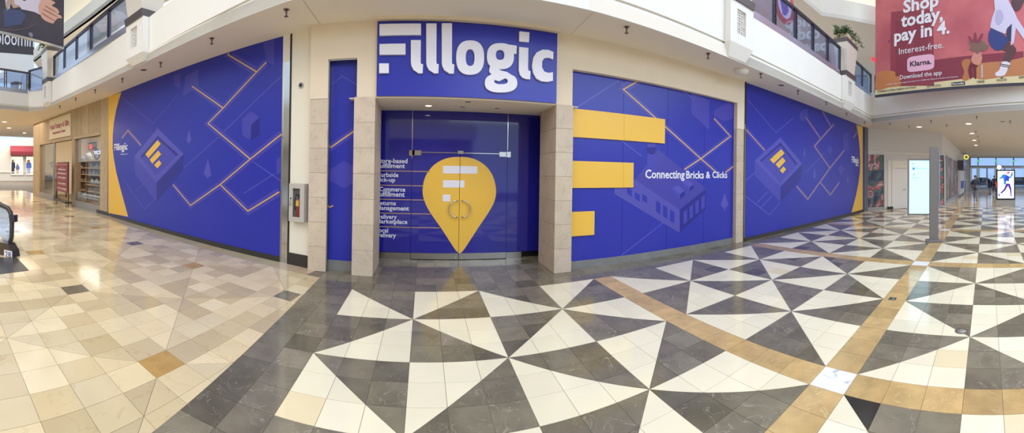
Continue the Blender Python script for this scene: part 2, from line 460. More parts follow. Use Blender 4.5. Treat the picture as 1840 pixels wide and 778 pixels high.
# a taupe course along the wall
for k_ in range(3):
    a_, b_ = Vector(LW[k_]), Vector(LW[k_+1]); L = (b_-a_).length; d_ = (b_-a_)/L; n_ = Vector((-d_.y, d_.x))
    if n_.y > 0: n_ = -n_
    cnt = max(1, round(L/0.32))
    for i in range(cnt):
        p, q_ = a_ + d_*(L*i/cnt), a_ + d_*(L*(i+1)/cnt)
        r = [tuple(p + n_*0.34), tuple(p), tuple(q_), tuple(q_ + n_*0.34)]
        if k_ == 0: r = clip(r if parea(r) > 0 else r[::-1], bl0, bl1)
        if len(r) > 2: tiles.append((r, 'c', tuple(v*random.uniform(0.62, 0.72) for v in (1, 0.96, 0.92))))
lay(tiles, floor2, 'l')
# ================================================================== FACADE
FY = 5.65
FP = Plane((0, FY), (1, FY))                       # u is world x on these planes
WP = Plane((0, 5.76), (1, 5.76))                   # recessed blue hoarding
W2 = Plane((0, 5.68), (1, 5.68))
SP = Plane((0, 5.58), (1, 5.58))
DP = Plane((0, 6.80), (1, 6.80))
LP = Plane((-9.50, 7.80), (-2.50, 5.96))           # left-hand blue hoarding
MP = Plane((-2.50, 5.96), (-1.87, 5.78))
def sbox(name, lo, hi, M, parent=None, kind=True):
    b = MB(); b.box(lo, hi); o = b.build(name, M, parent)
    if kind and not parent: struct(o)
    return o
def stone_pier(name, x0, x1, y0, y1, z1, n=7):
    o = sbox(name, (x0+.006, y0+.006, 0), (x1-.006, y1, z1-.004), m_joint)
    for k in range(n):
        b = MB(); t = random.uniform(.93, 1.05); a = .0025
        z0_, z1_ = z1*k/n+a, z1*(k+1)/n-a
        b.box((x0, y0, z0_), (x1, y1, z1_), (t, t*random.uniform(.98, 1), t*random.uniform(.95, 1)))
        b.build('stone_block', m_stone, o, (x0, y0, z0_))
    return o
stone_pier('column_left', -1.11, -0.77, 5.60, 6.43, 2.86)
stone_pier('column_right', 2.185, 2.50, 5.60, 6.43, 2.86)
stone_pier('pillar_left', -1.87, -1.56, 5.66, 5.95, 2.86)
stone_pier('pillar_right', 6.84, 7.13, 5.66, 5.95, 2.86)
# plaster wall around the openings
b = MB()
for x0, x1, z0 in ((-1.87, -1.56, 2.86), (-1.56, -1.08, 3.5), (-1.08, -0.77, 2.86), (2.185, 2.5, 2.86), (2.5, 6.84, 3.5), (6.84, 7.13, 2.86)):
    b.box((x0, FY, z0), (x1, 6.4, T))
b.box((-0.77, 5.62, 2.85), (2.185, 6.9, T)); b.box((-0.77, 5.50, 4.045), (2.19, 5.62, T))
struct(b.build('wall_front', m_beige))
b = MB(); b.box((-1.2, 5.63, 2.842), (2.6, 6.9, 2.852)); header = struct(b.build('ceiling', m_soffit))
b = MB(); b.box((-1.2, 6.43, 0), (-.98, 6.9, 2.86)); b.box((2.40, 6.43, 0), (2.6, 6.9, 2.86)); b.box((-1.2, 6.9, 0), (2.6, 7.0, 2.86)); b.box((-1.6, 5.95, 0), (-1.0, 6.3, 4.0)); b.box((2.5, 5.85, 0), (6.9, 6.0, 4.0)); struct(b.build('wall_back', m_blk))
# curbs under the blue panels
sbox('trim', (2.50, 5.745, 0), (6.84, 5.9, 0.135), m_curb); sbox('trim', (-1.56, 5.80, 0), (-1.1, 5.95, 0.17), m_curb)

# ---- prints
def shape(mb, P, pts, off, o=(0, 0), k=1.0, t=0.0008): mb.plate(P, P.px(pts, o, k), off, off+t)
def lines(P, sets, o, k, wd, name, M, parent, off, t=0.0008):
    b = MB()
    for i, s in enumerate(sets): polyline(P, P.px(s, o, k), wd, off, off+t+i*.00025, b)
    return b.build(name, M, parent)
def shapes(P, sets, o, k, name, M, parent, off, t=0.0008):
    b = MB()
    for s in sets: shape(b, P, s, off, o, k, t)
    return b.build(name, M, parent)

# ---- the big lettered sign
b = MB(); b.obox(SP, -0.75, 2.175, 2.865, 4.035, -0.05, 0); 
sign = thing('shop_sign', 'wide blue fascia sign with raised white Fillogic letters above the doors', 'sign', (0.7, 5.6, 2.87))
b.build('sign_board', m_blue, sign)
oS, kS = (640, 0), 0.28283
def Q(pts): return SP.px(pts, oS, kS)
def hook(x0, x1, y0, yb, dx=14):
    return [(x0, y0), (x1, y0), (x1-1, yb-72), (x1+1, yb-60), (x1+dx, yb-57), (x1+dx-3, yb), (x1-16, yb), (x0+40, yb-6), (x0+16, yb-22), (x0+3, yb-48), (x0, yb-70)]
LET = {
 'stripe': [[(150, 160), (412, 157), (412, 228), (150, 232)], [(150, 286), (314, 283), (314, 352), (150, 353)], [(148, 408), (209, 408), (209, 469), (148, 469)]],
 'letter_i': [hook(348, 411, 261, 470), ],
 'letter_l': [hook(445, 510, 156, 470)],
 'letter_l2': [hook(543, 608, 155, 472)],
 'dot': [[(1033, 205), (1096, 212), (1093, 273), (1032, 268)]],
 'letter_i2': [[(1031, 304), (1089, 310), (1087, 436), (1089, 452), (1103, 457), (1100, 508), (1075, 506), (1052, 497), (1037, 480), (1029, 450)]],
}
cC = [(1247, 335), (1215, 322), (1178, 321), (1142, 338), (1120, 372), (1113, 420), (1119, 465), (1140, 503), (1172, 520), (1210, 524), (1244, 517), (1244, 463), (1215, 467), (1190, 459), (1175, 432), (1176, 395), (1190, 374), (1220, 371), (1246, 382)]
gE = [(905, 281), (1016, 296), (1014, 346), (985, 348), (940, 320)]
gL = [(862, 405), (845, 432), (842, 460), (858, 478), (838, 500), (905, 520), (985, 482), (955, 462), (915, 452), (893, 440), (905, 425), (890, 405)]
def letters(tr, P, o0, o1, parent, joined=False):
    """tr maps sign-plane coordinates to (u, z) on plane P"""
    mbs = []
    for n, ps in LET.items():
        b = MB()
        for i, p in enumerate(ps):
            b2 = MB(); b2.plate(P, [tr(*q) for q in Q(p)], o0, o1); mbs.append(('letter' if n[:3] != 'str' and n != 'dot' else n, b2))
    b = MB(); b.ring(P, [tr(*q) for q in selli2(722, 371, 88, 108)], [tr(*q) for q in selli2(722, 371, 28, 53)], o0, o1); mbs.append(('letter', b))
    b = MB(); b.ring(P, [tr(*q) for q in selli2(913, 362, 85, 82)], [tr(*q) for q in selli2(911, 354, 27, 32)], o0, o1)
    b.ring(P, [tr(*q) for q in selli2(917, 531, 102, 60, -4)], [tr(*q) for q in selli2(917, 519, 43, 20, -4)], o0, o1)
    b.plate(P, [tr(*q) for q in Q(gE)], o0, o1-0.0002); b.plate(P, [tr(*q) for q in Q(gL)], o0, o1-0.0004); mbs.append(('letter', b))
    b = MB(); b.plate(P, [tr(*q) for q in Q(cC)], o0, o1); mbs.append(('letter', b))
    if joined:
        J = MB()
        for n, b in mbs:
            k = len(J.v); J.v += b.v; J.f += [tuple(i+k for i in f) for f in b.f]; J.mi += b.mi; J.t += b.t; J.sm += b.sm
        return J.build('lettering', m_let, parent)
    for n, b in mbs: b.build(n, m_let, parent, b.v[0])
def selli2(cx, cy, rx, ry, sk=0):
    return Q([(x, y + sk*0.0) for x, y in selli(cx, cy, rx, ry, 2.5, 36)])
idt = lambda u, z: (u, z)
letters(idt, SP, 0.0, 0.045, sign)
ls = Q([(150, 157), (1247, 590)]); SU0, SZ1, SU1, SZ0 = ls[0][0], ls[0][1], ls[1][0], ls[1][1]
def logo_at(P, u0, u1, z0, z1, parent, off):
    tr = lambda u, z: (u0 + (u-SU0)/(SU1-SU0)*(u1-u0), z0 + (z-SZ0)/(SZ1-SZ0)*(z1-z0))
    letters(tr, P, off, off+0.003, parent, True)

# ---- right hoarding (four panels, raised yellow bars)
wr = sempty('wall_center')
seams = [2.50] + [WP.pp(x, y)[0] for x, y in ((1119, 300), (1199, 300), (1265, 300))] + [6.86]
for i in range(4):
    b = MB(); b.obox(WP, seams[i]+.003, seams[i+1]-.003, 0.135, 3.5, -0.03, 0); b.build('panel', m_blue, wr, (seams[i], 5.76, .135))
b = MB(); b.obox(WP, 2.5, 6.86, 0.13, 3.5, -0.06, -0.031); b.build('backing', m_blk, wr)
o7, k7 = (1000, 60), 0.56555; o8, k8 = (1120, 220), 0.26994
shapes(WP, [[(75, 385), (232, 178), (550, 440), (375, 580)]], o8, k8, 'printed_roof', mat('print_roof', (64, 58, 158), .3), wr, .0010)
shapes(WP, [[(-60, 395), (0, 350), (75, 380), (375, 580), (375, 735), (-60, 475)]], o8, k8, 'printed_gable', mat('print_gable', (80, 75, 170), .3), wr, .0012)
shapes(WP, [[(375, 580), (550, 440), (550, 575), (375, 735)]], o8, k8, 'printed_side', m_blued, wr, .0012)
shapes(WP, [[(20+dx, 440+dy), (52+dx, 461+dy), (52+dx, 505+dy), (20+dx, 484+dy)] for dx, dy in ((5, -10), (57, 22), (106, 34))] +
           [[(218+dx, 518+dy), (247+dx, 538+dy), (247+dx, 614+dy), (218+dx, 594+dy)] for dx, dy in ((0, 0), (46, 30), (92, 60))], o8, k8, 'printed_windows', m_blue, wr, .0024)
shapes(WP, [[(400+dx, 598+dy), (424+dx, 578+dy), (424+dx, 660+dy), (400+dx, 680+dy)] for dx, dy in ((0, 0), (40, -34), (78, -66), (118, -98))], o8, k8, 'printed_windows', m_bluem, wr, .0024)
shapes(WP, [[(157, 140), (215, 140), (215, 318), (205, 328), (167, 328), (157, 318)]], o8, k8, 'printed_chimney', m_bluem, wr, .0024)
shapes(WP, [[(157, 165), (215, 165), (213, 205), (186, 215), (159, 205)]], o8, k8, 'printed_chimney_band', m_blued, wr, .0036)
shapes(WP, [[(365, 418), (408, 455), (378, 478), (325, 440)], [(425, 380), (468, 412), (440, 432), (388, 395)]], o8, k8, 'printed_vents', m_bluel, wr, .0024)
shapes(WP, [[(325, 440), (378, 478), (378, 512), (325, 470)], [(388, 395), (440, 432), (440, 460), (395, 430)]], o8, k8, 'printed_vents', m_bluem, wr, .0030)
shapes(WP, [[(378, 478), (408, 455), (408, 485), (378, 512)], [(440, 432), (468, 412), (466, 440), (440, 460)]], o8, k8, 'printed_vents', m_blued, wr, .0030)
shapes(WP, [[(673, 468), (700, 548), (678, 572), (680, 585), (668, 585), (668, 570), (647, 553)]], o8, k8, 'printed_tree', m_bluel, wr, .0012)
shapes(WP, [[(428, 185), (485, 215), (485, 308), (428, 255)], [(500, 245), (552, 215), (562, 225), (562, 270), (530, 280), (500, 262)]], o7, k7, 'printed_blocks', m_bluem, wr, .0012)
shapes(WP, [[(0, 0)]*0 or [(205, 160), (262, 140), (285, 150), (215, 190)]], o7, k7, 'printed_blocks', m_bluem, wr, .0010)
lines(WP, [[(66, 235), (197, 150)], [(66, 235), (50, 255)], [(205, 340), (270, 390)], [(197, 712), (340, 600)], [(400, 182), (440, 212)]], o7, k7, .016, 'printed_lines', m_bluex, wr, .0010)
ol = [[(262, 150), (212, 178), (458, 398), (506, 440)], [(500, 270), (552, 327), (458, 398), (405, 433)], [(567, 418), (535, 443)]]
lines(WP, ol, o7, k7, .13, 'printed_bands', m_bluem, wr, .0018)
lines(WP, ol, o7, k7, .026, 'printed_lines', m_org, wr, .0045)
for nm, lab, pts in (('yellow_bar', 'longest raised yellow bar, topmost of three beside the right stone pier', [(1028.5, 196), (1193.4, 214), (1193.4, 257.4), (1028.5, 247)]),
                     ('yellow_bar', 'middle raised yellow bar on the blue hoarding right of the pier', [(1028, 289.3), (1137, 292.4), (1137, 336.5), (1028, 337.7)]),
                     ('yellow_bar', 'shortest raised yellow block, lowest of three beside the right stone pier', [(1027.5, 380), (1067, 379.5), (1067, 422), (1027.5, 423.6)])):
    q = WP.px(pts); u0, u1 = 2.505, (q[1][0]+q[2][0])/2; z1, z0 = (q[0][1]+q[1][1])/2, (q[2][1]+q[3][1])/2
    t = thing(nm, lab, 'wall sign', (u0, 5.74, z0))
    ss = [u0] + [s for s in seams[1:4] if u0 < s < u1 - .05] + [u1]
    for i in range(len(ss)-1):
        b = MB(); b.obox(WP, ss[i]+.002, ss[i+1]-.002, z0, z1, 0.002, 0.03); b.build('panel', m_yel, t, (ss[i], 5.74, z0))
q0 = [(1159, 322), (1231, 309)]
txt = thing('wall_lettering', 'white Connecting Bricks & Clicks slogan on the blue hoarding', 'sign', (4.5, 5.75, 1.6))
def textpx(name, s, P, pa, pb, parent, off=0.003, M=None, bold=0.02, ext=0.002):
    """pa: lower-left pixel, pb: upper-right pixel of the lettering"""
    (u0, z0), (u1, z1) = P.pp(*pa), P.pp(*pb)
    return text(name, s, P, u0, z0, u1-u0, z1-z0, off, M or m_let, parent, ext, bold)
textpx('word', 'Connecting', WP, (1159, 325.5), (1230, 306), txt, .005)
textpx('word', 'Bricks', WP, (1232.5, 321), (1264.5, 307.5), txt, .005)
textpx('word', '&', WP, (1268, 320.5), (1276, 308.3), txt, .005)
textpx('word', 'Clicks', WP, (1279.5, 320), (1306.5, 308.5), txt, .005)

# ---- narrow blue window between the stone pillars
NP = Plane((0, 5.83), (1, 5.83)); wn = sempty('wall_panel')
wn.name = 'wall_narrow'
b = MB(); b.obox(NP, -1.56, -1.09, 0.17, 3.5, -0.03, 0); b.build('panel', m_blue, wn)
b = MB(); b.obox(NP, -1.565, -1.545, 0.0, 3.5, 0, .16); b.obox(NP, -1.56, -1.08, 3.48, 3.5, 0, .16); b.build('metal_frame', m_steel, wn)
o9, k9 = (500, 180), 0.20558; o4, k4 = (490, 30), 0.21858
shapes(NP, [[(575, 528), (672, 590), (672, 715), (575, 770), (428, 690), (428, 625)]], o9, k9, 'printed_cube', m_bluem, wn, .001)
lines(NP, [[(425, 437), (685, 255)]], o9, k9, .12, 'printed_bands', m_bluem, wn, .002)
lines(NP, [[(425, 437), (685, 255)]], o9, k9, .022, 'printed_lines', m_org, wn, .004)
lines(NP, [[(408, 248), (470, 213)]], (490, 320), .2312, .022, 'printed_lines', m_org, wn, .004)
lines(NP, [[(470, 570), (572, 488), (695, 562)], [(640, 335), (700, 365)]], o4, k4, .010, 'printed_lines', m_bluex, wn, .001)

# ---- far right hoarding and left hoarding with the tile-shaped emblem
def mural(P, wall, o, k, D):
    shapes(P, [D['yellow']], o, k, 'yellow_edge', m_yel, wall, .0012)
    lines(P, D['faint'], o, k, .022, 'printed_lines', m_bluex if P is W2 else m_bluel, wall, .0010)
    dia = D['diamond']; inn = D['inner']; dn = D['down']
    shapes(P, [[dia[3], dia[2], dn[1], dn[0]]], o, k, 'printed_tile_side', m_bluem, wall, .0012)
    shapes(P, [[dia[2], dia[1], dn[2], dn[1]]], o, k, 'printed_tile_side', m_blued, wall, .0014)
    shapes(P, [dia], o, k, 'printed_tile_rim', m_bluel, wall, .0024)
    shapes(P, [inn], o, k, 'printed_tile_face', m_bluem, wall, .0036)
    shapes(P, [[inn[0], inn[1], (inn[1][0]-8, inn[1][1]+6), (inn[0][0], inn[0][1]+10), (inn[3][0]+6, inn[3][1]+5), inn[3]]], o, k, 'printed_tile_edge', m_blued, wall, .0048)
    shapes(P, D['drops'], o, k, 'printed_trees', m_bluel, wall, .0012)
    shapes(P, D['cubes'], o, k, 'printed_blocks', m_bluem, wall, .0012)
    shapes(P, D['cubesd'], o, k, 'printed_blocks', m_blued, wall, .0014)
    lines(P, D['orange'], o, k, .16, 'printed_bands', m_bluem, wall, .0018)
    lines(P, D['orange'], o, k, .024, 'printed_lines', m_org, wall, .0062)
    for q in D['bars']:
        b = MB(); b.plate(P, P.px(q, o, k), .0052, .012); b.build('emblem_bar', m_yel, wall, P.at(*P.px([q[0]], o, k)[0]))
wl = sempty('wall_left')
b = MB(); b.obox(LP, 0, LP.len, 0.10, T, -.1, 0); b.build('panel', m_blue, wl)
sb = MB(); sb.obox(LP, -0.02, LP.len+.0, 0, .10, -.1, .012); struct(sb.build('baseboard_left', m_base))
oL, kL = (160, 60), 0.46272
mural(LP, wl, oL, kL, dict(
    yellow=[(75, 246), (126, 229), (116, 258), (105, 300), (96, 350), (92, 400), (92, 450), (97, 490), (106, 540), (120, 595), (152, 712), (75, 697)],
    faint=[[(130, 250), (248, 350), (345, 238)], [(370, 522), (500, 405), (748, 165)], [(635, 497), (715, 552), (748, 575)], [(600, 622), (720, 545)], [(130, 560), (215, 682), (262, 640)], [(180, 615), (250, 545)]],
    diamond=[(267, 368), (368, 468), (262, 580), (176, 477)], inner=[(267, 398), (347, 470), (260, 552), (200, 480)], down=[(180, 550), (262, 652), (362, 530)],
    drops=[[(388, 375), (398, 412), (388, 428), (378, 415)], [(462, 487), (476, 550), (460, 562), (445, 545)]],
    cubes=[[(595, 333), (628, 303), (662, 325), (662, 393), (628, 415), (595, 395)], [(375, 165), (425, 140), (425, 205), (365, 245)], [(675, 30), (720, 20), (720, 125), (690, 110)], [(728, 490), (745, 478), (745, 540), (728, 550)], [(330, 165), (355, 155), (355, 215), (330, 200)]],
    cubesd=[[(630, 355), (662, 325), (662, 393), (628, 415)]],
    orange=[[(545, 76), (540, 83), (652, 150)], [(690, 112), (652, 150), (522, 290), (463, 350), (627, 488), (748, 392)], [(400, 205), (522, 290)], [(627, 488), (510, 587), (395, 668), (327, 587)], [(510, 587), (618, 690), (740, 615)], [(128, 407), (152, 377), (203, 435)]],
    bars=[[(267, 415), (280, 429), (232, 484), (220, 469)], [(270, 455), (281, 470), (247, 506), (237, 490)], [(273, 492), (282, 506), (267, 524), (254, 511)]]))
w2 = sempty('wall_right')
b = MB(); b.obox(W2, 7.19, 16.38, 0.09, T, -.1, 0); b.build('panel', m_blue, w2)
sb = MB(); sb.obox(W2, 7.19, 16.4, 0, .09, -.1, .012); struct(sb.build('baseboard_right', m_base))
oR, kR = (1320, 140), 0.38576
mural(W2, w2, oR, kR, dict(
    yellow=[(567, 219), (597, 229), (597, 619), (543, 629), (553, 595), (566, 545), (576, 495), (583, 440), (585, 390), (583, 330), (577, 270)],
    faint=[[(60, 100), (193, 255), (275, 185)], [(50, 550), (162, 638), (213, 580)], [(122, 605), (175, 548)], [(105, 580), (155, 530)], [(50, 480), (95, 440)], [(330, 440), (420, 350)]],
    diamond=[(213, 277), (315, 400), (213, 507), (93, 385)], inner=[(213, 302), (293, 400), (213, 488), (118, 385)], down=[(93, 455), (213, 580), (310, 470)],
    drops=[[(325, 320), (330, 360), (325, 370), (320, 358)], [(372, 415), (378, 460), (371, 472), (365, 458)], [(528, 450), (532, 485), (526, 492), (522, 480)]],
    cubes=[[(432, 330), (442, 312), (457, 333), (445, 362), (434, 345)], [(480, 425), (495, 402), (512, 425), (495, 452)], [(302, 160), (340, 140), (342, 180), (320, 205), (302, 195)], [(505, 270), (530, 250), (530, 350), (505, 320)]],
    cubesd=[],
    orange=[[(50, 238), (140, 338)], [(330, 182), (398, 280)], [(408, 155), (447, 225)], [(462, 215), (371, 318), (443, 420), (512, 335)], [(443, 420), (340, 565), (288, 505)], [(398, 487), (445, 545), (487, 487)], [(553, 278), (570, 255)]],
    bars=[[(216, 332), (231, 351), (180, 399), (163, 381)], [(222, 370), (236, 387), (205, 421), (189, 403)], [(227, 412), (238, 426), (222, 445), (209, 431)]]))
for P, wname, pa, pb, pc, pd, lab in ((LP, wl, (205, 273.5), (229.5, 256), (217, 278.5), (229.5, 275.5), 'small white Fillogic logo at the left end of the left blue hoarding'),
                             (W2, w2, (1530, 295), (1543.2, 282.5), (1537, 299), (1543.2, 296), 'small white Fillogic logo near the right end of the far blue hoarding')):
    (u0, z0), (u1, z1) = P.pp(*pa), P.pp(*pb)
    t = thing('wall_logo', lab, 'sign', P.at(u0, z0, .002)); logo_at(P, u0, u1, z0, z1, t, .004)
    textpx('web_address', 'fillogic.com', P, pc, pd, t, .004)
# joint strips and end post of the right hoarding
sbox('trim', (7.13, 5.64, 0), (7.19, 5.9, T), m_blk); sbox('trim', (7.135, 5.625, 0.10), (7.15, 5.64, 3.0), m_steel)
b = MB(); b.box((16.38, 5.60, 0), (16.52, 5.75, T)); b.box((16.62, 5.6, 0), (16.8, 5.75, T)); struct(b.build('trim', mat('grey_post', (120, 122, 130), .4)))
sbox('trim', (16.52, 5.66, 0), (16.62, 5.75, T), m_blk)

# ---- mirror strip, white service panel and its fittings
uu = lambda px, y=330: MP.pp(px, y)[0]
a0, a1, a2, a3, a4 = 0.0, uu(518.5), uu(521.5), uu(556.5), MP.len
zt = MP.pp(510, 112)[1]
b = MB(); b.obox(MP, a0+.02, a1, 0, zt, -.05, 0); struct(b.build('trim', m_chrome))
b = MB(); b.obox(MP, a0, a0+.02, 0, zt, -.05, .01); struct(b.build('trim', m_steel))
b = MB(); b.obox(MP, a0, a1, zt, T, -.05, 0); struct(b.build('wall_strip', m_plaster))
b = MB(); b.obox(MP, a1, a2, 0, T, -.05, .012); b.obox(MP, a3, a4+.005, 0, T, -.05, .012); struct(b.build('trim', m_blk))
b = MB(); b.obox(MP, a2, a3, .21, T, -.05, 0.004); struct(b.build('wall_column', mat('cream_panel', (232, 224, 206), .45)))
b = MB(); b.obox(MP, a2-.01, a3+.01, 0, .21, -.05, .016); struct(b.build('baseboard_column', m_base))
QP = Plane(tuple(MP.at(0, 0, .13))[:2], tuple(MP.at(MP.len, 0, .13))[:2])
cab = thing('extinguisher_cabinet', 'grey metal fire extinguisher cabinet on the cream panel left of the doors', 'cabinet', MP.at(uu(534), QP.pp(534, 398)[1], .06))
(c0, _), (c1, _) = QP.pp(519.5, 360), QP.pp(546.5, 360); cz1, cz0 = QP.pp(533, 330)[1], QP.pp(533, 398.5)[1]
w0, w1 = QP.pp(526, 360)[0], QP.pp(539, 360)[0]; wz1, wz0 = QP.pp(532, 338.5)[1], QP.pp(532, 390)[1]
m_cab = mat('cabinet_grey', (196, 190, 182), .4, .2)
b = MB()
for u0, u1, z0, z1 in ((c0, c1, cz1-.02, cz1), (c0, c1, cz0, cz0+.02), (c0, c0+.02, cz0+.02, cz1-.02), (c1-.02, c1, cz0+.02, cz1-.02)): b.obox(QP, u0, u1, z0, z1, -.125, -.012)
b.obox(QP, c0+.02, c1-.02, cz0+.02, cz1-.02, -.125, -.118); b.build('case', m_cab, cab)
b = MB()
for u0, u1, z0, z1 in ((c0, c1, wz1, cz1), (c0, c1, cz0, wz0), (c0, w0, wz0, wz1), (w1, c1, wz0, wz1)): b.obox(QP, u0, u1, z0, z1, -.011, .006)
dr = b.build('door', m_cab, cab)
b = MB(); b.obox(QP, w0, w1, wz0, wz1, -.008, -.004); b.build('pane', m_glass, dr)
hz = (cz0+cz1)/2; hu = (c0+w0)/2
b = MB(); b.tube([QP.at(hu, hz-.05, .006), QP.at(hu, hz-.04, .03), QP.at(hu, hz+.02, .03), QP.at(hu, hz+.03, .006)], .006, 8); b.build('handle', m_steel, dr)
b = MB(); b.obox(QP, hu-.012, hu+.012, hz+.055, hz+.08, .006, .012); b.build('lock', m_blk, dr)
ex = thing('fire_extinguisher', 'red fire extinguisher with a yellow tag inside the grey cabinet', 'extinguisher', QP.at((w0+w1)/2+.01, cz0+.02, -.065))
cx, cy, _ = QP.at((w0+w1)/2+.01, 0, -.065); r = .05
b = MB(); b.lathe((cx, cy, cz0+.02), [(.045, 0), (r, .01), (r, .30), (.04, .345), (.018, .37), (.018, .39)], 14); b.build('cylinder', mat('red_paint', (150, 30, 26), .3), ex)
b = MB(); b.lathe((cx, cy, cz0+.41), [(.022, 0), (.022, .03), (.012, .05)], 10); b.tube([(cx, cy, cz0+.45), (cx-.05, cy-.02, cz0+.47)], .008, 8); b.build('valve', m_blk, ex)
b = MB(); b.tube([(cx, cy, cz0+.44), (cx-.045, cy-.03, cz0+.46), (cx-.06, cy-.03, cz0+.36), (cx-.055, cy-.03, cz0+.2)], .009, 8); b.build('hose', m_blk, ex)
b = MB(); b.obox(QP, (w0+w1)/2-.02, (w0+w1)/2+.045, (wz0+wz1)/2-.06, (wz0+wz1)/2+.04, -.0120, -.0110); b.build('inspection_tag', m_yel, ex)
sp = thing('wall_camera', 'small round black camera lens in a grey ring high on the cream panel', 'camera', MP.at(uu(541.5, 153), MP.pp(541.5, 153.5)[1], .004))
u, z = MP.pp(541.5, 153.5)
b = MB(); b.ring(MP, [(u+.052*math.cos(t), z+.052*math.sin(t)) for t in [i*PI/12 for i in range(24)]], [(u+.034*math.cos(t), z+.034*math.sin(t)) for t in [i*PI/12 for i in range(24)]], .004, .02); b.build('ring', m_steel, sp)
b = MB(); b.plate(MP, [(u+.034*math.cos(t), z+.034*math.sin(t)) for t in [i*PI/12 for i in range(24)]], .004, .012); b.build('lens', m_blk, sp)

# ---- entrance: full-height blue filmed glass, pair of doors
xl, xc, xr = DP.pp(740, 300)[0], DP.pp(825.5, 350)[0], DP.pp(911.5, 300)[0]; XL, XR = -.98, 2.40; zt_ = 2.045
m_film = mat('blue_filmed_glass', (38, 37, 142), .06, spec=.5, coat=.3)
def pane(name, u0, u1, z0, z1, parent, off=0): 
    b = MB(); b.obox(DP, u0+.003, u1-.003, z0, z1, -.012+off, off); return b.build(name, m_film, parent)
win1 = sempty('window_1'); pane('pane', XL, xl, .13, 2.84, win1); b = MB(); b.obox(DP, XL+.03, xl-.003, 0.0, .125, -.03, .012); b.build('bottom_rail', m_steel, win1)
win2 = sempty('window_2'); pane('pane', xr, XR, .13, 2.84, win2); b = MB(); b.obox(DP, xr+.003, XR-.45, 0.0, .125, -.03, .012); b.build('bottom_rail', m_steel, win2)
win3 = sempty('window_3'); pane('pane', xl, xr, zt_+.006, 2.84, win3)
d1 = sempty('door_1'); d2 = sempty('door_2'); pane('pane', xl, xc, .13, zt_, d1); pane('pane', xc, xr, .13, zt_, d2)
for d, u0, u1, lk in ((d1, xl, xc, xc-.06), (d2, xc, xr, xc+.06)):
    b = MB(); b.obox(DP, u0+.005, u1-.005, .012, .128, -.03, .014); b.build('bottom_rail', m_steel, d)
    b = MB(); b.obox(DP, lk-.01, lk+.01, .03, .05, .014, .035); b.build('lock', m_chrome, d)
o6, k6 = (640, 180), 0.43716
pin = catmull([(425, 233), (480, 240), (530, 268), (563, 315), (575, 372), (568, 415), (545, 460), (500, 527), (450, 604), (434, 624), (425, 629), (416, 624), (400, 604), (350, 527), (303, 460), (281, 415), (273, 372), (284, 315), (318, 268), (368, 240)], 4)
pinp = DP.px(pin, o6, k6)
if parea(pinp) < 0: pinp = pinp[::-1]
bars = [DP.px(q, o6, k6) for q in ([(357, 269), (498, 272), (498, 302), (357, 301)], [(357, 329), (445, 330), (445, 359), (357, 359)], [(356, 388), (387, 388), (387, 416), (356, 416)])]
pl = [clip(pinp, (xc-.004, 5), (xc-.004, -5))[::1], clip(pinp, (xc+.004, -5), (xc+.004, 5))]
# keep the left of a downward line is the right side: order checked by centroid
pl.sort(key=lambda p: sum(a[0] for a in p)/len(p))
for d, p in zip((d1, d2), pl):
    b = MB(); b.plate(DP, p, .0005, .0015); b.build('yellow_pin', m_yel, d)
for q in bars:
    if parea(q) < 0: q = q[::-1]
    A = clip(q, (xc-.004, -5), (xc-.004, 5)); B = clip(q, (xc+.004, 5), (xc+.004, -5))
    for p in (A, B):
        if len(p) > 2 and abs(parea(p)) > 1e-4:
            d = d1 if sum(a[0] for a in p)/len(p) < xc else d2
            b = MB(); b.plate(DP, p, .0030, .0042); b.build('white_bar', m_let, d)
for zz, xe in ((291, 303), (350, 276), (408, 279), (465, 305), (521, 343)):
    z = DP.pp(o6[0]+k6*150, o6[1]+k6*zz)[1]; ue = DP.pp(o6[0]+k6*xe, o6[1]+k6*zz)[0]
    b = MB(); b.obox(DP, XL, xl-.006, z-.006, z+.006, .0005, .0015); b.build('orange_line', m_org, win1)
    b = MB(); b.obox(DP, xl+.006, ue, z-.006, z+.006, .0005, .0015); b.build('orange_line', m_org, d1)
oT, kT = (660, 260), 0.23136
for s, xe, yb, yt, full in (('Store-based', 312, 142, 108, 76), ('Fulfillment', 292, 180, 146, 76), ('Curbside', 242, 250, 217, 74), ('Pick-up', 217, 297, 256, 74), ('eCommerce', 295, 361, 330, 73), ('Fulfillment', 290, 401, 366, 72),
                          ('Returns', 222, 468, 438, 71), ('Management', 324, 517, 477, 70), ('Delivery', 229, 585, 542, 70), ('Marketplace', 312, 620, 582, 69), ('Local', 162, 680, 648, 68), ('Delivery', 223, 728, 686, 68)):
    pa = (oT[0]+kT*full, oT[1]+kT*yb); pb = (oT[0]+kT*xe, oT[1]+kT*yt)
    textpx('word', s, DP, pa, pb, win1, .001, m_let, .018, .001)
# handles, patch fittings, rods
for d, sg, xs in ((d1, -1, 415), (d2, 1, 436)):
    (u, z1), (_, z0) = DP.pp(o6[0]+k6*xs, o6[1]+k6*412), DP.pp(o6[0]+k6*xs, o6[1]+k6*480)
    pts = [DP.at(u, z1, .001)] + [DP.at(u + sg*.155*math.sin(PI*i/12), (z0+z1)/2 + (z1-z0)/2*math.cos(PI*i/12), .055) for i in range(13)] + [DP.at(u, z0, .001)]
    b = MB(); b.tube(pts, .011, 10); b.build('handle', m_chrome, d)
for par, q in ((win1, [(218, 206), (240, 228)]), (d1, [(231, 206), (267, 227)]), (win3, [(417, 208), (440, 221)]), (d2, [(588, 213), (618, 233)]), (win2, [(616, 212), (634, 235)])):
    (u0, z1), (u1, z0) = [DP.pp(o6[0]+k6*x, o6[1]+k6*y) for x, y in q]
    b = MB(); b.obox(DP, u0, u1, z0, z1, .0, .022); b.build('patch_fitting', m_chrome, par)
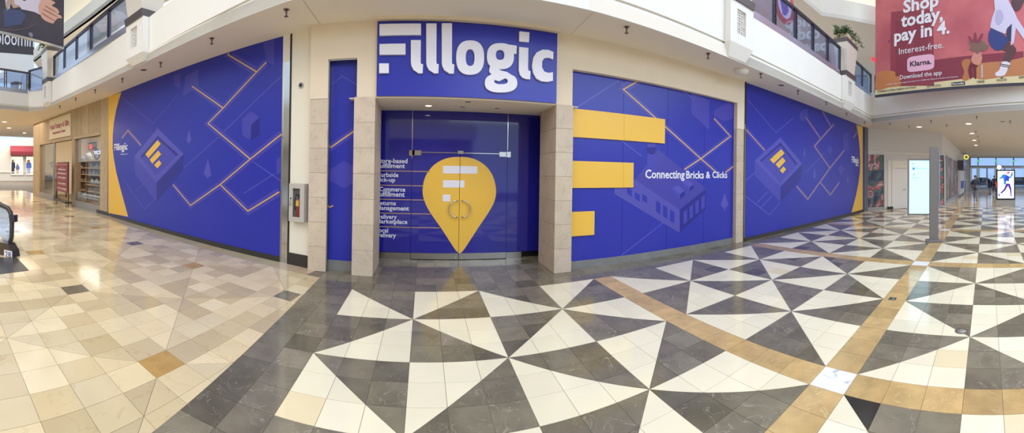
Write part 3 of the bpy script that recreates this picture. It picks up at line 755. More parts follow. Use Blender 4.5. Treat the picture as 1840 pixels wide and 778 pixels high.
for a_, c_ in ((xl+.01, xc-.06), (xc+.06, xr-.01)): b = MB(); b.obox(DP, a_, c_, zt_-.004, zt_+.010, .002, .010); b.build('rod', m_chrome, win3)
b = MB(); b.obox(DP, xl-.006, xl+.006, 1.93, 2.84, 0, .012); b.build('rod', m_chrome, win1)
b = MB(); b.obox(DP, xr-.006, xr+.006, 2.12, 2.84, 0, .012); b.build('rod', m_chrome, win2)
# ================================================================== CEILINGS AND BALCONIES
FLn = [(-13.75, 2.6), (-13.98, 5.64), (-14.1, 7.05), (-13.3, 7.36), (-8.15, 6.37), (-5.85, 5.82), (-3.52, 5.17), (-1.9, 4.72), (2.40, 4.66), (6.0, 4.76), (15.12, 4.88), (12.65, -1.47), (11.6, -4.6)]
def ngon(pts, z0, z1, name, M, par=None):
    b = MB(); b.prism([(x, y, z0) for x, y in pts], [(x, y, z1) for x, y in pts]); o = b.build(name, M, par)
    return struct(o) if not par else o
g_ = .004
ngon([(-1.71+g_, 4.72), (2.40-g_, 4.66), (2.49-g_, 6.6), (-1.71+g_, 6.6)], T, T+.2, 'ceiling', m_soffit)
ngon([FLn[4], FLn[5], FLn[6], FLn[7], (-1.71-g_, 4.72), (-1.71-g_, 7), (-8.15, 9.5)], T, T+.2, 'ceiling', m_soffit)
ngon([FLn[0], FLn[1], FLn[2], FLn[3], (-8.15, 6.37), (-8.15, 9.5), (-18.0, 12.5), (-27, 16), (-27, 2.6)], T, T+.2, 'ceiling', m_soffit)
ngon([(2.40+g_, 4.66), (6.0, 4.76), (15.12, 4.88), (20.2, 6.6), (2.49+g_, 6.6)], T, T+.2, 'ceiling', m_soffit)
ngon([(15.12, 4.88), (12.65, -1.47), (11.6, -4.6), (46, -7), (46, 4.5), (20.2, 6.6)], T, T+.2, 'ceiling', mat('corridor_ceiling', (222, 214, 208), .9))
ngon([(-1.708, 5.6), (-1.7125, 5.6), (-1.7125, 4.72), (-1.708, 4.72)], T+.003, T+.01, 'trim', m_blk)
# fascia of the balcony: two bands with a groove between
def offs(line, d):
    """offset a polyline away from the atrium by d (the atrium is on the left... the camera side)"""
    out = []
    for i, p in enumerate(line):
        n = Vector((0, 0))
        for a, b_ in ((line[i-1], p) if i else (None, None), (p, line[i+1]) if i < len(line)-1 else (None, None)):
            if a is None: continue
            v = Vector((b_[0]-a[0], b_[1]-a[1])).normalized(); n += Vector((-v.y, v.x))
        n.normalize(); out.append((p[0]+n.x*d, p[1]+n.y*d))
    return out
def strip(line, o0, o1, z0, z1, name, M, parent=None, zz=None):
    A, B_ = offs(line, o0), offs(line, o1); b = MB(); n = len(line)
    vs = []
    for i in range(n):
        za, zb = (z0[i], z1[i]) if isinstance(z0, (list, tuple)) else (z0, z1)
        vs += [(A[i][0], A[i][1], za), (A[i][0], A[i][1], zb), (B_[i][0], B_[i][1], zb), (B_[i][0], B_[i][1], za)]
    fs = [(4*i+k, 4*i+4+k, 4*i+4+(k+1) % 4, 4*i+(k+1) % 4) for i in range(n-1) for k in range(4)] + [(0, 1, 2, 3), (4*n-4, 4*n-3, 4*n-2, 4*n-1)]
    b.add(vs, fs); o = b.build(name, M, parent)
    return o if parent else struct(o)
fa = sempty('wall_balcony')
m_fas = mat('white_fascia', (238, 234, 226), .8, noise=.02, scale=1.5)
ztop = [4.80, 4.87, 4.87, 5.06, 5.08, 5.06, 5.12, 5.20, 5.22, 5.22, 5.24, 5.24, 5.24]
strip(FLn, 0, .05, [T-.004]*13, [4.26]*3+[4.22, 4.22, 4.24, 4.28, 4.33]+[4.335]*5, 'lower_band', m_fas, fa)
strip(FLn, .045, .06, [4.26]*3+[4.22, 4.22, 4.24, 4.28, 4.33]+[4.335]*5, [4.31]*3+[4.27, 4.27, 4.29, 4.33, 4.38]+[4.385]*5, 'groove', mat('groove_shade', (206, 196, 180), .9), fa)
strip(FLn, .012, .06, [4.31]*3+[4.27, 4.27, 4.29, 4.33, 4.38]+[4.385]*5, ztop, 'upper_band', m_fas, fa)
strip(FLn, .25, 3.4, 4.7, 4.72, 'floor', m_plaster) if False else None
# upper walkway slab
def away(line, d): return offs(line, d)
m_led = mat('steel_ledge', (188, 194, 212), .25, .7)
# balustrades
def balustrade(label, A, B, zt, n, zr=None, inset=.03, lift=.16, group=None):
    """from A to B along the fascia, n panes"""
    P = Plane(A, B); L = P.len; t = thing('glass_balustrade', label, 'railing', P.at(0, zt, -inset)); zr = zr or zt + .98
    b = MB(); b.obox(P, 0, L, zt, zt+lift, -inset-.05, -inset+.02); b.build('kick_strip', m_led, t)
    b = MB(); b.obox(P, -.02, L+.02, zr-.06, zr, -inset-.05, -inset+.05); b.build('handrail', m_dark, t)
    for i in range(n+1):
        u = L*i/n; b = MB()
        for s in (-.055, .035): b.obox(P, u+s, u+s+.03, zt+lift, zr-.06, -inset-.03, -inset+.03)
        for z in (zt+lift+.14, zt+lift+.24, zr-.32, zr-.2): b.obox(P, u-.03, u+.04, z, z+.02, -inset-.02, -inset+.02)
        b.build('post', m_dark, t)
    for i in range(n):
        b = MB(); b.obox(P, L*i/n+.07, L*(i+1)/n-.07, zt+lift, zr-.06, -inset-.008, -inset+.004); b.build('pane', m_tglass, t)
    return t
balustrade('glass balustrade with dark posts, right of the doors under the long handrail', (6.15, 4.76), (11.36, 4.83), 5.22, 5)
balustrade('short glass balustrade between the far planter and the pink banner', (12.62, 4.845), (15.02, 4.88), 5.24, 2)
balustrade('glass balustrade turning the far corner behind the pink banner', (15.06, 4.70), (12.65, -1.47), 5.24, 6)
balustrade('glass balustrade with panes tinted as reflected sky above the wooden shopfront', (-12.15, 7.16), (-6.5, 5.98), 5.08, 5, 6.02)
balustrade('short glass balustrade left of the left planter', (-14.1, 7.05), (-13.1, 7.34), 4.95, 1, 5.9)
balustrade('glass balustrade crossing the end above the far corridor', (-13.75, 2.6), (-14.08, 7.0), 4.87, 4, 5.8)
# brackets with a fretwork vent
m_fret = mat('vent_shade', (196, 180, 156), .8); m_brk = mat('bracket_white', (234, 230, 224), .75)
def bracket(label, u0x, u1x, A, B, zb, zt):
    P = Plane(A, B); u0 = (Vector((u0x, 0, 0)) - Vector((A[0], 0, 0))).x / P.d.x; u1 = (u1x - A[0]) / P.d.x
    t = thing('balcony_bracket', label, 'bracket', P.at(u0, zb, 0)); pw = .16
    g = (u1-u0)
    a0, a1, b0, b1 = u0+g*.28, u0+g*.66, zb+.24*(zt-zb), zb+.84*(zt-zb)
    b = MB()
    for q in ((u0, u1, b1, zt), (u0, u1, zb, b0), (u0, a0, b0, b1), (a1, u1, b0, b1)): b.obox(P, *q, .004, pw)
    b.obox(P, a0, a1, b0, b1, .004, pw-.10); b.build('box', m_brk, t)
    b = MB(); lo = .03
    vs = [P.at(u0, zb, pw), P.at(u1, zb, pw), P.at(u1-g*.12, T+.02, lo), P.at(u0+g*.12, T+.02, lo), P.at(u0, zb, .004), P.at(u1, zb, .004), P.at(u1-g*.12, T+.02, .004), P.at(u0+g*.12, T+.02, .004)]
    b.add(vs, [(0, 1, 2, 3), (4, 5, 6, 7), (0, 4, 5, 1), (3, 2, 6, 7), (0, 3, 7, 4), (1, 2, 6, 5)]); b.build('corbel', m_brk, t)
    b = MB(); random.seed(3)
    w_ = (a1-a0)
    for k in range(9):
        z = b0 + (b1-b0)*(k+.5)/9; s = [0, .35, .2, .5, .1, .4, 0, .3, .15][k]
        b.obox(P, a0+w_*s, a0+w_*min(1, s+.5), z, z+.014, pw-.07, pw-.03)
    for k in (.22, .5, .78): b.obox(P, a0+w_*k-.006, a0+w_*k+.006, b0, b1, pw-.07, pw-.03)
    b.build('fretwork', m_brk, t)
    return P, u0, u1
def planter(label, P, u0, u1, z0, h, plant=None, ivy=True):
    t = thing('planter', label, 'planter', P.at((u0+u1)/2, z0, -.1)); c = (u0+u1)/2; g = (u1-u0)/2
    def taper(nm, s0, s1, za, zb, M, dd=0):
        b = MB(); a = [P.at(c+sx*g*s0, za, oy) for sx, oy in ((-1, .2*s0), (1, .2*s0), (1, -.2-.25*s0), (-1, -.2-.25*s0))]; e = [P.at(c+sx*g*s1, zb, oy) for sx, oy in ((-1, .2*s1), (1, .2*s1), (1, -.2-.25*s1), (-1, -.2-.25*s1))]
        b.prism(e, a); return b.build(nm, M, t)
    md = mat('planter_band', (98, 92, 92), .35, .3)
    taper('base_band', .98, 1.02, z0, z0+.16, md)
    taper('body', .80, 1.12, z0+.16, z0+.16+h, mat('planter_panel', (226, 218, 206), .25, .1))
    taper('rim_band', 1.16, 1.18, z0+.16+h, z0+.30+h, md)
    taper('liner', .86, .90, z0+.30+h, z0+.5+h, mat('planter_liner', (214, 194, 160), .6))
    if ivy:
        pt = thing('potted_ivy', plant, 'plant', P.at(c, z0+.5+h, -.1)); rnd = random.Random(11); ml = mat('ivy_leaf', (62, 104, 46), .5, noise=.5, scale=9)
        st = MB(); b = MB(); stems = []
        for k in range(34):
            a = rnd.uniform(-1, 1); o_ = rnd.uniform(-.35, .2); hang = rnd.random() < .55
            p0 = P.at(c+a*g*.7, z0+.505+h, o_-.05)
            d = P.d*(a*.5+rnd.uniform(-.1, .3)) + P.n*rnd.uniform(-.2, .35)
            pts = [p0, p0 + d*.4 + Vector((0, 0, rnd.uniform(.08, .26)))]
            pts += [pts[1] + d*rnd.uniform(.3, .6) + Vector((0, 0, -rnd.uniform(.2, .5) if hang else rnd.uniform(-.05, .1)))]
            st.tube(pts, .006, 4); stems.append(pts)
        st.build('stems', mat('ivy_stem', (82, 90, 50), .7), pt)
        for pts in stems:
            for q in range(34):
                s = rnd.random()*2; i = min(1, int(s)); p = pts[i].lerp(pts[i+1], s-i) + Vector((rnd.gauss(0, .05), rnd.gauss(0, .05), rnd.gauss(0, .045)))
                e1 = Vector((rnd.gauss(0, 1), rnd.gauss(0, 1), rnd.gauss(0, .6))).normalized(); e2 = e1.orthogonal().normalized(); L = rnd.uniform(.035, .065)
                b.add([p - e1*L, p - e2*L*.6 + e1*L*.1, p + e1*L, p + e2*L*.6 + e1*L*.1], [(0, 1, 2, 3)])
        lf = b.build('foliage', ml, pt); lf['kind'] = 'stuff'
A1, B1 = (6.0, 4.76), (15.12, 4.88)
P_, u0, u1 = bracket('white balcony bracket with fretwork vent right of the round ceiling dome', 5.32, 6.08, A1, B1, 4.37, 5.22)
planter('planter over the bracket right of the doors, only its dark foot in view', P_, u0, u1, 5.22, .9, ivy=False)
P_, u0, u1 = bracket('small far balcony bracket beneath the ivy planter', 11.5, 12.45, A1, B1, 4.37, 5.24)
planter('tapered white planter with dark bands on the far right balcony', P_, u0, u1, 5.24, 1.0, 'leafy green ivy spilling from the white planter at the far right')
Af, Bf = (-8.15, 6.37), (-5.85, 5.82)
P_, u0, u1 = bracket('white balcony bracket with fretwork vent above the left blue hoarding', -6.38, -5.62, Af, Bf, 4.27, 5.06)
planter('planter over the left bracket, cut off by the top of the picture', P_, u0, u1, 5.06, .9, ivy=False)
Af, Bf = (-13.3, 7.36), (-8.15, 6.37)
P_, u0, u1 = bracket('narrow balcony bracket at the far left corner under the planter', -12.95, -12.3, Af, Bf, 4.25, 5.06)
planter('tapered white planter at the left corner of the balcony beside the dark banner', P_, u0, u1, 5.06, 1.05, 'green foliage tuft in the planter beneath the dark banner')

# ---- upper floor behind the balustrades
m_up = mat('upper_wall', (226, 214, 194), .85)
def upper(line, back, zf, name):
    B_ = back; ngon(line + B_[::-1], zf, zf+.12, name, m_plaster)
upper([(2.5, 4.92), (15.0, 5.1), (16.5, 4.7), (14.0, -1.6), (13.2, -4.6)], [(2.5, 9.2), (20.5, 9.2), (21, 4.7), (20, -1.6), (20, -4.6)], 4.75, 'floor_upper')
upper([(-15.2, 2.6), (-14.4, 7.2), (-13.2, 7.6), (-3.5, 5.4), (-2.0, 4.95)], [(-24, 2.6), (-24, 11.5), (-15, 12), (-3.5, 9.2), (-2.0, 9.2)], 4.68, 'floor_upper')
UP = Plane((2.5, 9.0), (20.5, 9.0))
b = MB(); b.obox(UP, 0, UP.len, 4.87, 8.1, -.2, 0); struct(b.build('wall_upper', m_up))
b = MB(); b.obox(UP, 0, UP.len, 4.87, 6.35, 0, .04); b.build('dado', mat('upper_dado', (150, 138, 128), .5), bpy.data.objects['wall_upper'])
LU = Plane((-24, 11.5), (-2, 8.6)); b = MB(); b.obox(LU, 0, LU.len, 4.8, 8.1, -.2, 0); struct(b.build('wall_upper', m_up))
# upper ceiling with a bright cove edge (right)
def lipz(pts, z): return [tuple(fl(x, y, z)[:2]) for x, y in pts]
lipR = lipz([(1300, -95), (1440, -2), (1477, 28), (1578, 46), (1700, 40), (1860, 20)], 8.2)
cR = [p for p in lipR]; far = [(34, -4), (34, 12), (4, 12)]
ngon(cR + far, 8.2, 8.35, 'ceiling_upper', mat('upper_ceiling', (214, 208, 200), .9))
strip(lipR, 0, .12, 8.35, 9.0, 'trim', m_plaster)
lw_ = offs(lipR, 1.3); strip(lw_, 0, .1, 8.35, 13.5, 'wall_cove', mat('cove_wall', (240, 226, 198), .9))
lipL = lipz([(60, 110), (113, 68), (160, 34), (203, 0), (330, -95)], 7.7)
ngon(lipL + [(-5, 13), (-26, 16)], 7.7, 7.85, 'ceiling_upper', mat('upper_ceiling', (214, 208, 200), .9))
strip(lipL, 0, .12, 7.7, 8.35, 'trim', m_plaster)
lw2 = offs(lipL, 1.4); strip(lw2, 0, .1, 7.85, 13.5, 'wall_cove', mat('cove_wall', (240, 226, 198), .9))
for nm, ln, zz in (('cove_light_right', offs(lipR, .7), 8.45), ('cove_light_left', offs(lipL, .7), 7.95)):
    for i in range(len(ln)-1):
        a, c = Vector(ln[i]), Vector(ln[i+1]); mid = (a+c)/2; L = (c-a).length
        o = area(nm, (mid.x, mid.y, zz), L, .25, 11*L, (1, .92, .76), (PI, 0, math.atan2((c-a).y, (c-a).x)))
# round sign on the upper shop wall
UQ = Plane((2.5, 6.6), (20.5, 6.6)); uc, zc = UQ.pp(1407, 10); rs = thing('round_sign', 'round white sign with red ring and blue figure behind the right balustrade', 'sign', UQ.at(uc, zc, 0))
r = .64; ring = [(uc+math.cos(i*PI/18), zc+math.sin(i*PI/18)) for i in range(36)]
sc = lambda k: [(uc+(a-uc)*k, zc+(c-zc)*k) for a, c in ring]
for du in (-.3, .27): b = MB(); b.obox(UQ, uc+du, uc+du+.03, zc+.5, 8.2, .0, .03); b.build('rod', m_dark, rs)
b = MB(); b.ring(UQ, sc(r), sc(r*.72), .04, .09); b.build('ring', mat('sign_red', (196, 84, 84), .5), rs)
b = MB(); b.plate(UQ, sc(r*.72), .04, .07); b.build('face', m_let, rs)
b = MB(); b.plate(UQ, [(uc-.12, zc-.38), (uc+.08, zc-.34), (uc+.26, zc-.1), (uc+.16, zc+.1), (uc+.2, zc+.36), (uc, zc+.42), (uc-.1, zc+.16), (uc-.3, zc+.05), (uc-.22, zc-.12)], .07, .08); b.build('emblem', mat('sign_blue', (86, 104, 176), .5), rs)

# ---- small ceiling fittings
m_brass = mat('sprinkler_metal', (120, 104, 96), .4, .5)
def sprinkler_proto():
    t = thing('sprinkler', '', 'sprinkler', (0, 0, 0), 'sprinkler heads under the balconies')
    b = MB(); b.lathe((0, 0, -.004), [(.045, 0), (.045, .004)], 12); b.build('plate', m_brass, t)
    b = MB(); b.lathe((0, 0, -.10), [(.012, 0), (.014, .05), (.020, .06), (.020, .1)], 8); b.build('stem', m_brass, t)
    b = MB(); b.lathe((0, 0, -.108), [(.034, 0), (.034, .004), (.008, .008)], 10); b.build('deflector', m_brass, t)
    return t
spr = sprinkler_proto(); first = True
SPR = [(107.5, 192.7, 'tiny sprinkler at the left end of the soffit, left of the shop sign'), (136, 179, 'sprinkler under the soffit above the red-lettered shop sign'), (171, 164, 'sprinkler under the soffit above the shop window'),
       (219.8, 144, 'sprinkler under the soffit left of the left bracket corbel'), (288.7, 115, 'sprinkler just right of the dark recessed light on the left'), (380.5, 74.5, 'sprinkler under the soffit above the middle of the left blue hoarding'), (514.6, 23, 'large sprinkler head above the mirror strip'),
       (1126, 54, 'large sprinkler head right of the big sign'), (1272.4, 101.8, 'sprinkler head left of the round ceiling dome'), (1367, 138, 'sprinkler head just right of the round ceiling dome'), (1434, 168.7, 'sprinkler head right of the dark recessed light on the right'),
       (1485, 188.7, 'sprinkler head left of the far bracket'), (1521.4, 206, 'sprinkler head under the far bracket'), (1553.5, 221.5, 'sprinkler head at the end of the far blue hoarding'),
       (1599, 224, 'sprinkler head over the painted window'), (1633, 228.5, 'sprinkler head over the white double door'), (1672.8, 219, 'sprinkler head above the wayfinding post'), (1701, 227, 'sprinkler head at the corridor corner'),
       (1755, 212, 'sprinkler head nearest the fascia in the corridor'), (1815, 220, 'sprinkler head over the bright advertising kiosk'), (1753.4, 238, 'third corridor sprinkler in the line toward the entrance'), (1757, 247.5, 'fourth corridor sprinkler in the line toward the entrance'), (1759, 255.5, 'farthest corridor sprinkler in the line toward the entrance')]
for x, y, lab in SPR:
    p = fl(x, y - (6 if 300 < x < 1500 else 3), T)
    if first: spr.location = (p.x, p.y, T); spr['label'] = lab; first = False
    else: dup(spr, (p.x, p.y, T), lab)
m_lamp = mat('lamp_glow', (255, 246, 226), .5, emit=(255, 240, 210), es=6); m_off = mat('lamp_off', (70, 62, 58), .5)
def downlight(x, y, z, r, lab, on, name='downlight', watts=0):
    p = fl(x, y, z); t = thing(name, lab, 'ceiling light', (p.x, p.y, z))
    P = [(r, -.006), (r, 0)]; b = MB(); vs = []
    n = 20; rr = (r, r*.74)
    for q, zz in ((rr[0], z-.008), (rr[1], z-.008), (rr[1], z-.001), (rr[0], z-.001)): vs += [(p.x+q*math.cos(2*PI*k/n), p.y+q*math.sin(2*PI*k/n), zz) for k in range(n)]
    b.add(vs, [(a*n+k, a*n+(k+1) % n, ((a+1) % 4)*n+(k+1) % n, ((a+1) % 4)*n+k) for a in range(4) for k in range(n)]); b.build('rim', m_soffit if on is not None else m_blk, t)
    b = MB(); b.lathe((p.x, p.y, z-.004), [(rr[1], 0), (rr[1], .003)], 20); b.build('lens', m_lamp if on else m_off, t)
    if watts:
        l = bpy.data.lights.new(name, 'SPOT'); l.energy = watts; l.color = (1, .85, .62); l.spot_size = 1.9; l.spot_blend = .8; l.shadow_soft_size = .07
        o = bpy.data.objects.new(name + '_lamp', l); C.objects.link(o); o.location = (p.x, p.y, z-.03)
downlight(258, 125.4, T, .11, 'dark recessed ceiling light left of the left bracket', False)
downlight(1404, 153, T, .11, 'dark recessed ceiling light above the far right hoarding', False)
for x, y, on, lab in ((770, 189.5, True, 'lit recessed light over the left side of the doors'), (831, 191.5, False, 'unlit recessed light over the middle of the doors'), (893, 194, False, 'unlit recessed light over the right side of the doors'), (841, 182.4, False, 'recessed light nearest the sign edge over the doors')):
    downlight(x, y, 2.842, .075, lab, on, watts=18 if on else 0)
for i, (x, y, lab) in enumerate(((1651.5, 228, 'lit ceiling light over the painted window wall'), (1740.6, 222.3, 'nearest lit corridor ceiling light'), (1746.4, 239.5, 'second lit corridor ceiling light'), (1750.7, 252, 'third lit corridor ceiling light'), (1753.5, 261, 'farthest lit corridor ceiling light'),
                     (8, 219, 'lit ceiling light at the far left edge'), (16, 230, 'second lit ceiling light at the far left'), (44, 239, 'lit ceiling light beside the wooden shop front'))):
    downlight(x, y, T, .17, lab, True, watts=110 if x > 60 else 60)
for x, y, lab in ((1801.5, 218.3, 'dark ceiling slot above the bright kiosk'), (1804.8, 253, 'small dark ceiling fitting far down the corridor')): downlight(x, y, T, .15, lab, False)
for lx, ly in ((19, 0), (19, -3), (24, -3), (29, -3), (34, -3), (39, -3), (38, 0), (24, 0.6)):     # added spots without fixtures, to brighten the corridor
    l = bpy.data.lights.new('corridor_fill_spot', 'SPOT'); l.energy = 110; l.color = (1, .9, .78); l.spot_size = 2.3; l.spot_blend = .8; l.shadow_soft_size = .1
    o = bpy.data.objects.new('corridor_fill_spot', l); C.objects.link(o); o.location = (lx, ly, T-.03)
p = fl(1332, 125, T); dm = thing('ceiling_dome', 'round white ceiling dome under the soffit above the right stone pillar', 'ceiling light', (p.x, p.y, T))
b = MB(); b.lathe((p.x, p.y, T-.02), [(.19, 0), (.19, .02)], 24); b.build('rim', m_soffit, dm)
b = MB(); b.lathe((p.x, p.y, T-.02), [(.02, -.11), (.09, -.10), (.14, -.07), (.17, -.03), (.175, 0)], 24); b.build('cover', m_plaster, dm)

# unseen wall added behind the camera to keep sky light off the left side
b = MB(); b.box((-46, -15.2, 0), (4, -15, 9.5)); b.box((-46, -15, 4.1), (4, -13, 5.2)); struct(b.build('wall_rear_blocker', m_up))
ex_ = thing('red_exit_sign', 'small red lit sign at the left edge of the pink banner', 'sign', UP.at(0, 6, .1)); d = ray(1572, 103); k_ = 5.9/d.y; c = Vector((d.x*k_, 5.9, d.z*k_+H)); ex_.location = c
b = MB(); b.box((c.x-.35, c.y, c.z-.25), (c.x+.15, c.y+.08, c.z+.25)); b.build('panel', mat('exit_red', (226, 60, 80), .5, emit=(226, 50, 70), es=.8), ex_)
b = MB(); b.box((c.x-.12, c.y+.02, c.z+.25), (c.x-.08, c.y+.06, 8.2)); b.build('rod', m_dark, ex_)
# ================================================================== POTTERY SHOP ON THE LEFT
HP = Plane((-18.4, 9.52), (-9.52, 7.805))
hu = lambda x, y=320: HP.pp(x, y)[0]
hz = lambda x, y: HP.pp(x, y)[1]
m_wood = mat('pale_wood_plank', (196, 172, 136), .6, noise=.28, scale=5, stretch=(6, 6, .7), tint=True)
m_woodd = mat('wood_frame', (168, 142, 108), .6, noise=.2, scale=6, stretch=(5, 5, .8))
e0, e1, e2, e3, e4, e5, e6, e7 = 0, hu(71), hu(93.5), hu(96), hu(128.5), hu(133.5), hu(179.8), HP.len
zA = hz(90, 257.5); zB = hz(160, 246)
shop = sempty('wall_shop')
b = MB(); b.obox(HP, e0, e5, zA, T, -.16, -.02); b.obox(HP, e5, e7, zB, T, -.16, -.02); b.obox(HP, e0, e1, 0, zA, -.3, -.02); b.obox(HP, e4, e5, 0, zA, -.3, -.02); b.obox(HP, e6, e7, 0, zB, -.3, -.02); b.build('backing', m_woodd, shop)
def planks(u0, u1, z0, z1, w_=.36):
    n = max(1, round((u1-u0)/w_))
    for i in range(n):
        t = random.uniform(.86, 1.08); a, c = u0+(u1-u0)*i/n+.004, u0+(u1-u0)*(i+1)/n-.004
        b = MB(); b.obox(HP, a, c, z0, z1, -.02, random.uniform(-.003, .003), (t, t*random.uniform(.97, 1), t*random.uniform(.94, 1))); b.build('plank', m_wood, shop, HP.at(a, z0))
planks(e0, e1, .0, T); planks(e1, e4, zA+.14, T); planks(e4, e5, .0, T, .3); planks(e5, e6, zB+.12, T); planks(e6, e7, .12, T)
b = MB(); b.obox(HP, e1, e4, zA, zA+.14, -.16, .02); b.obox(HP, e5, e6, zB, zB+.12, -.16, .02); b.build('lintel', m_wood, shop)
b = MB(); b.obox(HP, e1, e3, 0, .26, -.12, 0); b.obox(HP, e5, e6, 0, .26, -.12, .0); b.build('window_base', mat('grey_laminate', (148, 140, 132), .35), shop)
b = MB(); b.obox(HP, e6-.25, e7, 0, .12, -.02, .012); b.build('skirting', m_base, shop)
wn4 = sempty('window_4'); um = (e5+e6)/2-.1
b = MB(); b.obox(HP, e5+.01, um-.008, .27, zB-.01, -.09, -.08); b.build('pane', m_glass, wn4)
b = MB(); b.obox(HP, um+.008, e6-.01, .27, zB-.01, -.09, -.08); b.build('pane', m_glass, wn4)
wn5 = sempty('window_5'); b = MB(); b.obox(HP, e1+.01, e2, .27, zA-.01, -.09, -.08); b.build('pane', m_glass, wn5)
b = MB(); b.obox(HP, e2, e3, 0, zA, -.12, -.04); b.build('frame', m_steel, wn5)
ss = thing('hanging_sign_board', 'cream board with dark red Polish Pottery & Gifts lettering', 'sign', HP.at(hu(90.5), hz(91, 251), .01))
(q0, q1), (q2, q3) = HP.pp(90.5, 251), HP.pp(128, 203.5)
b = MB(); b.obox(HP, q0, q2, q1, q3, .004, .05); b.build('board', mat('sign_cream', (232, 218, 190), .6), ss)
m_red = mat('sign_dark_red', (150, 44, 58), .5)
W_, H_ = q2-q0, q3-q1
text('lettering', 'Polish Pottery & Gifts', HP, q0+.03*W_, q1+.40*H_, W_*.93, H_*.34, .05, m_red, ss, .004, .035)
text('lettering', 'Handcrafted in Poland', HP, q0+.18*W_, q1+.22*H_, W_*.62, H_*.13, .05, m_red, ss, .004, .05)
# interior
IP = Plane(tuple(HP.at(-.0, 0, -3.6))[:2], tuple(HP.at(HP.len, 0, -3.6))[:2])
m_in = mat('shop_wall', (236, 226, 204), .8)
for nm_, q_ in (('wall_shop_back', (IP, -.1, IP.len+.4, 0, 3.95, -.15, 0)), ('wall_shop_right', (HP, e7-.02, e7+.08, 0, 3.95, -3.6, -.3)), ('wall_shop_left', (HP, -.1, 0, 0, 3.95, -3.6, -.3))): b = MB(); b.obox(*q_); struct(b.build(nm_, m_in))
b = MB(); b.obox(HP, -.1, e7+.1, 3.96, 4.05, -3.7, -.17); struct(b.build('ceiling_shop', m_in))
b = MB(); b.obox(HP, 0, e7, .0005, .01, -3.6, -.17); struct(b.build('floor_shop', mat('shop_floor', (150, 126, 96), .4, noise=.2, scale=3)))
m_pot = mat('blue_white_pottery', (226, 228, 236), .25, noise=1, scale=26, col2=(58, 76, 128)); m_potw = mat('white_pottery', (236, 232, 222), .25, noise=.2, scale=20, col2=(120, 130, 160))
GP = Plane(tuple(HP.at(0, 0, -1.7))[:2], tuple(HP.at(HP.len, 0, -1.7))[:2])
# shelving seen through the right window
g0, g1 = GP.pp(134, 300)[0], GP.pp(181, 300)[0]
sh = thing('shelf_unit', 'pale wooden display shelves behind the right shop window', 'shelf', GP.at(g0, 0.01))
lv = [GP.pp(160, y)[1] for y in (343, 326, 313, 301, 288)]
b = MB(); b.obox(GP, g0, g1, 0.01, lv[-1], -.40, -.37); b.build('back_panel', mat('shelf_back', (120, 112, 104), .6), sh)
for u in (g0, (g0+g1)/2-.1, g1-.07): b = MB(); b.obox(GP, u, u+.07, .01, lv[-1]-.05, -.37, 0); b.build('upright', m_woodd, sh)
for z in lv: b = MB(); b.obox(GP, g0, g1, z-.045, z, -.37, .01); b.build('shelf', mat('shelf_wood', (214, 192, 150), .5), sh)
rp = random.Random(5)
def pot(name, x, y, z, prof, M, lab, cat, grp=None, parts=None):
    t = thing(name, lab, cat, (x, y, z), grp); b = MB(); b.lathe((x, y, z), prof, 14); b.build('body', M, t)
    if parts:
        b = MB(); b.lathe((x, y, z), parts, 12); b.build('rim', M, t)
    return t
def plate_up(u, z, r, lab):
    t = thing('plate', lab, 'plate', GP.at(u, z)); zc_ = z+r+.01; R = [(u+r*math.cos(i*PI/12), zc_+r*math.sin(i*PI/12)) for i in range(24)]
    b = MB(); b.ring(GP, R, [(u+(a-u)*.7, zc_+(c-zc_)*.7) for a, c in R], -.25, -.22); b.build('rim', mat('plate_blue', (70, 88, 130), .3), t)
    b = MB(); b.plate(GP, [(u+(a-u)*.7, zc_+(c-zc_)*.7) for a, c in R], -.25, -.235); b.build('face', m_pot, t)
vase = lambda r, h: [(.5*r, 0), (.95*r, .25*h), (r, .5*h), (.7*r, .8*h), (.45*r, .9*h), (.6*r, h)]
bowl = lambda r, h: [(.4*r, 0), (.8*r, .4*h), (r, h), (.93*r, h), (.7*r, .45*h), (.3*r, .12*h)]
tl = lv[-1]
for px_, kind, lab in ((143.5, 'b', 'patterned handled bowl on top of the shop shelves'), (153, 'v', 'squat blue-patterned vase on top of the shop shelves'), (158.5, 's', 'tiny blue cup between vase and plate on top of the shelves')):
    u = GP.pp(px_, 285)[0]; p = GP.at(u, 0, -.18)
    pot({'b': 'bowl', 'v': 'vase', 's': 'cup'}[kind], p.x, p.y, tl, {'b': bowl(.22, .2), 'v': vase(.2, .44), 's': bowl(.07, .12)}[kind], m_pot, lab, {'b': 'bowl', 'v': 'vase', 's': 'cup'}[kind])
plate_up(GP.pp(166.5, 280)[0], tl, .30, 'big round blue-ringed plate standing on top of the shelves')
bays = [(g0+.12, (g0+g1)/2-.15), ((g0+g1)/2+.05, g1-.15)]
names = ['bottom', 'second', 'third', 'fourth']
for k in range(1, 4):
    for s, (a, c) in enumerate(bays):
        n = 4 if s else 3
        for i in range(n):
            u = a + (c-a)*(i+.5)/n; p = GP.at(u, 0, -.16+rp.uniform(-.04, .04)); bw = (i+k) % 2 == 0
            pot('bowl' if bw else 'jug', p.x, p.y, lv[k], bowl(.1, .085) if bw else vase(.065, .17), m_pot if rp.random() < .6 else m_potw,
                '%s from the left on the %s shelf of the %s shop bay' % (['first', 'second', 'third', 'fourth'][i] + (' patterned bowl' if bw else ' patterned jug'), names[k], 'right' if s else 'left'), 'bowl' if bw else 'jug', 'pottery on the shop shelves')
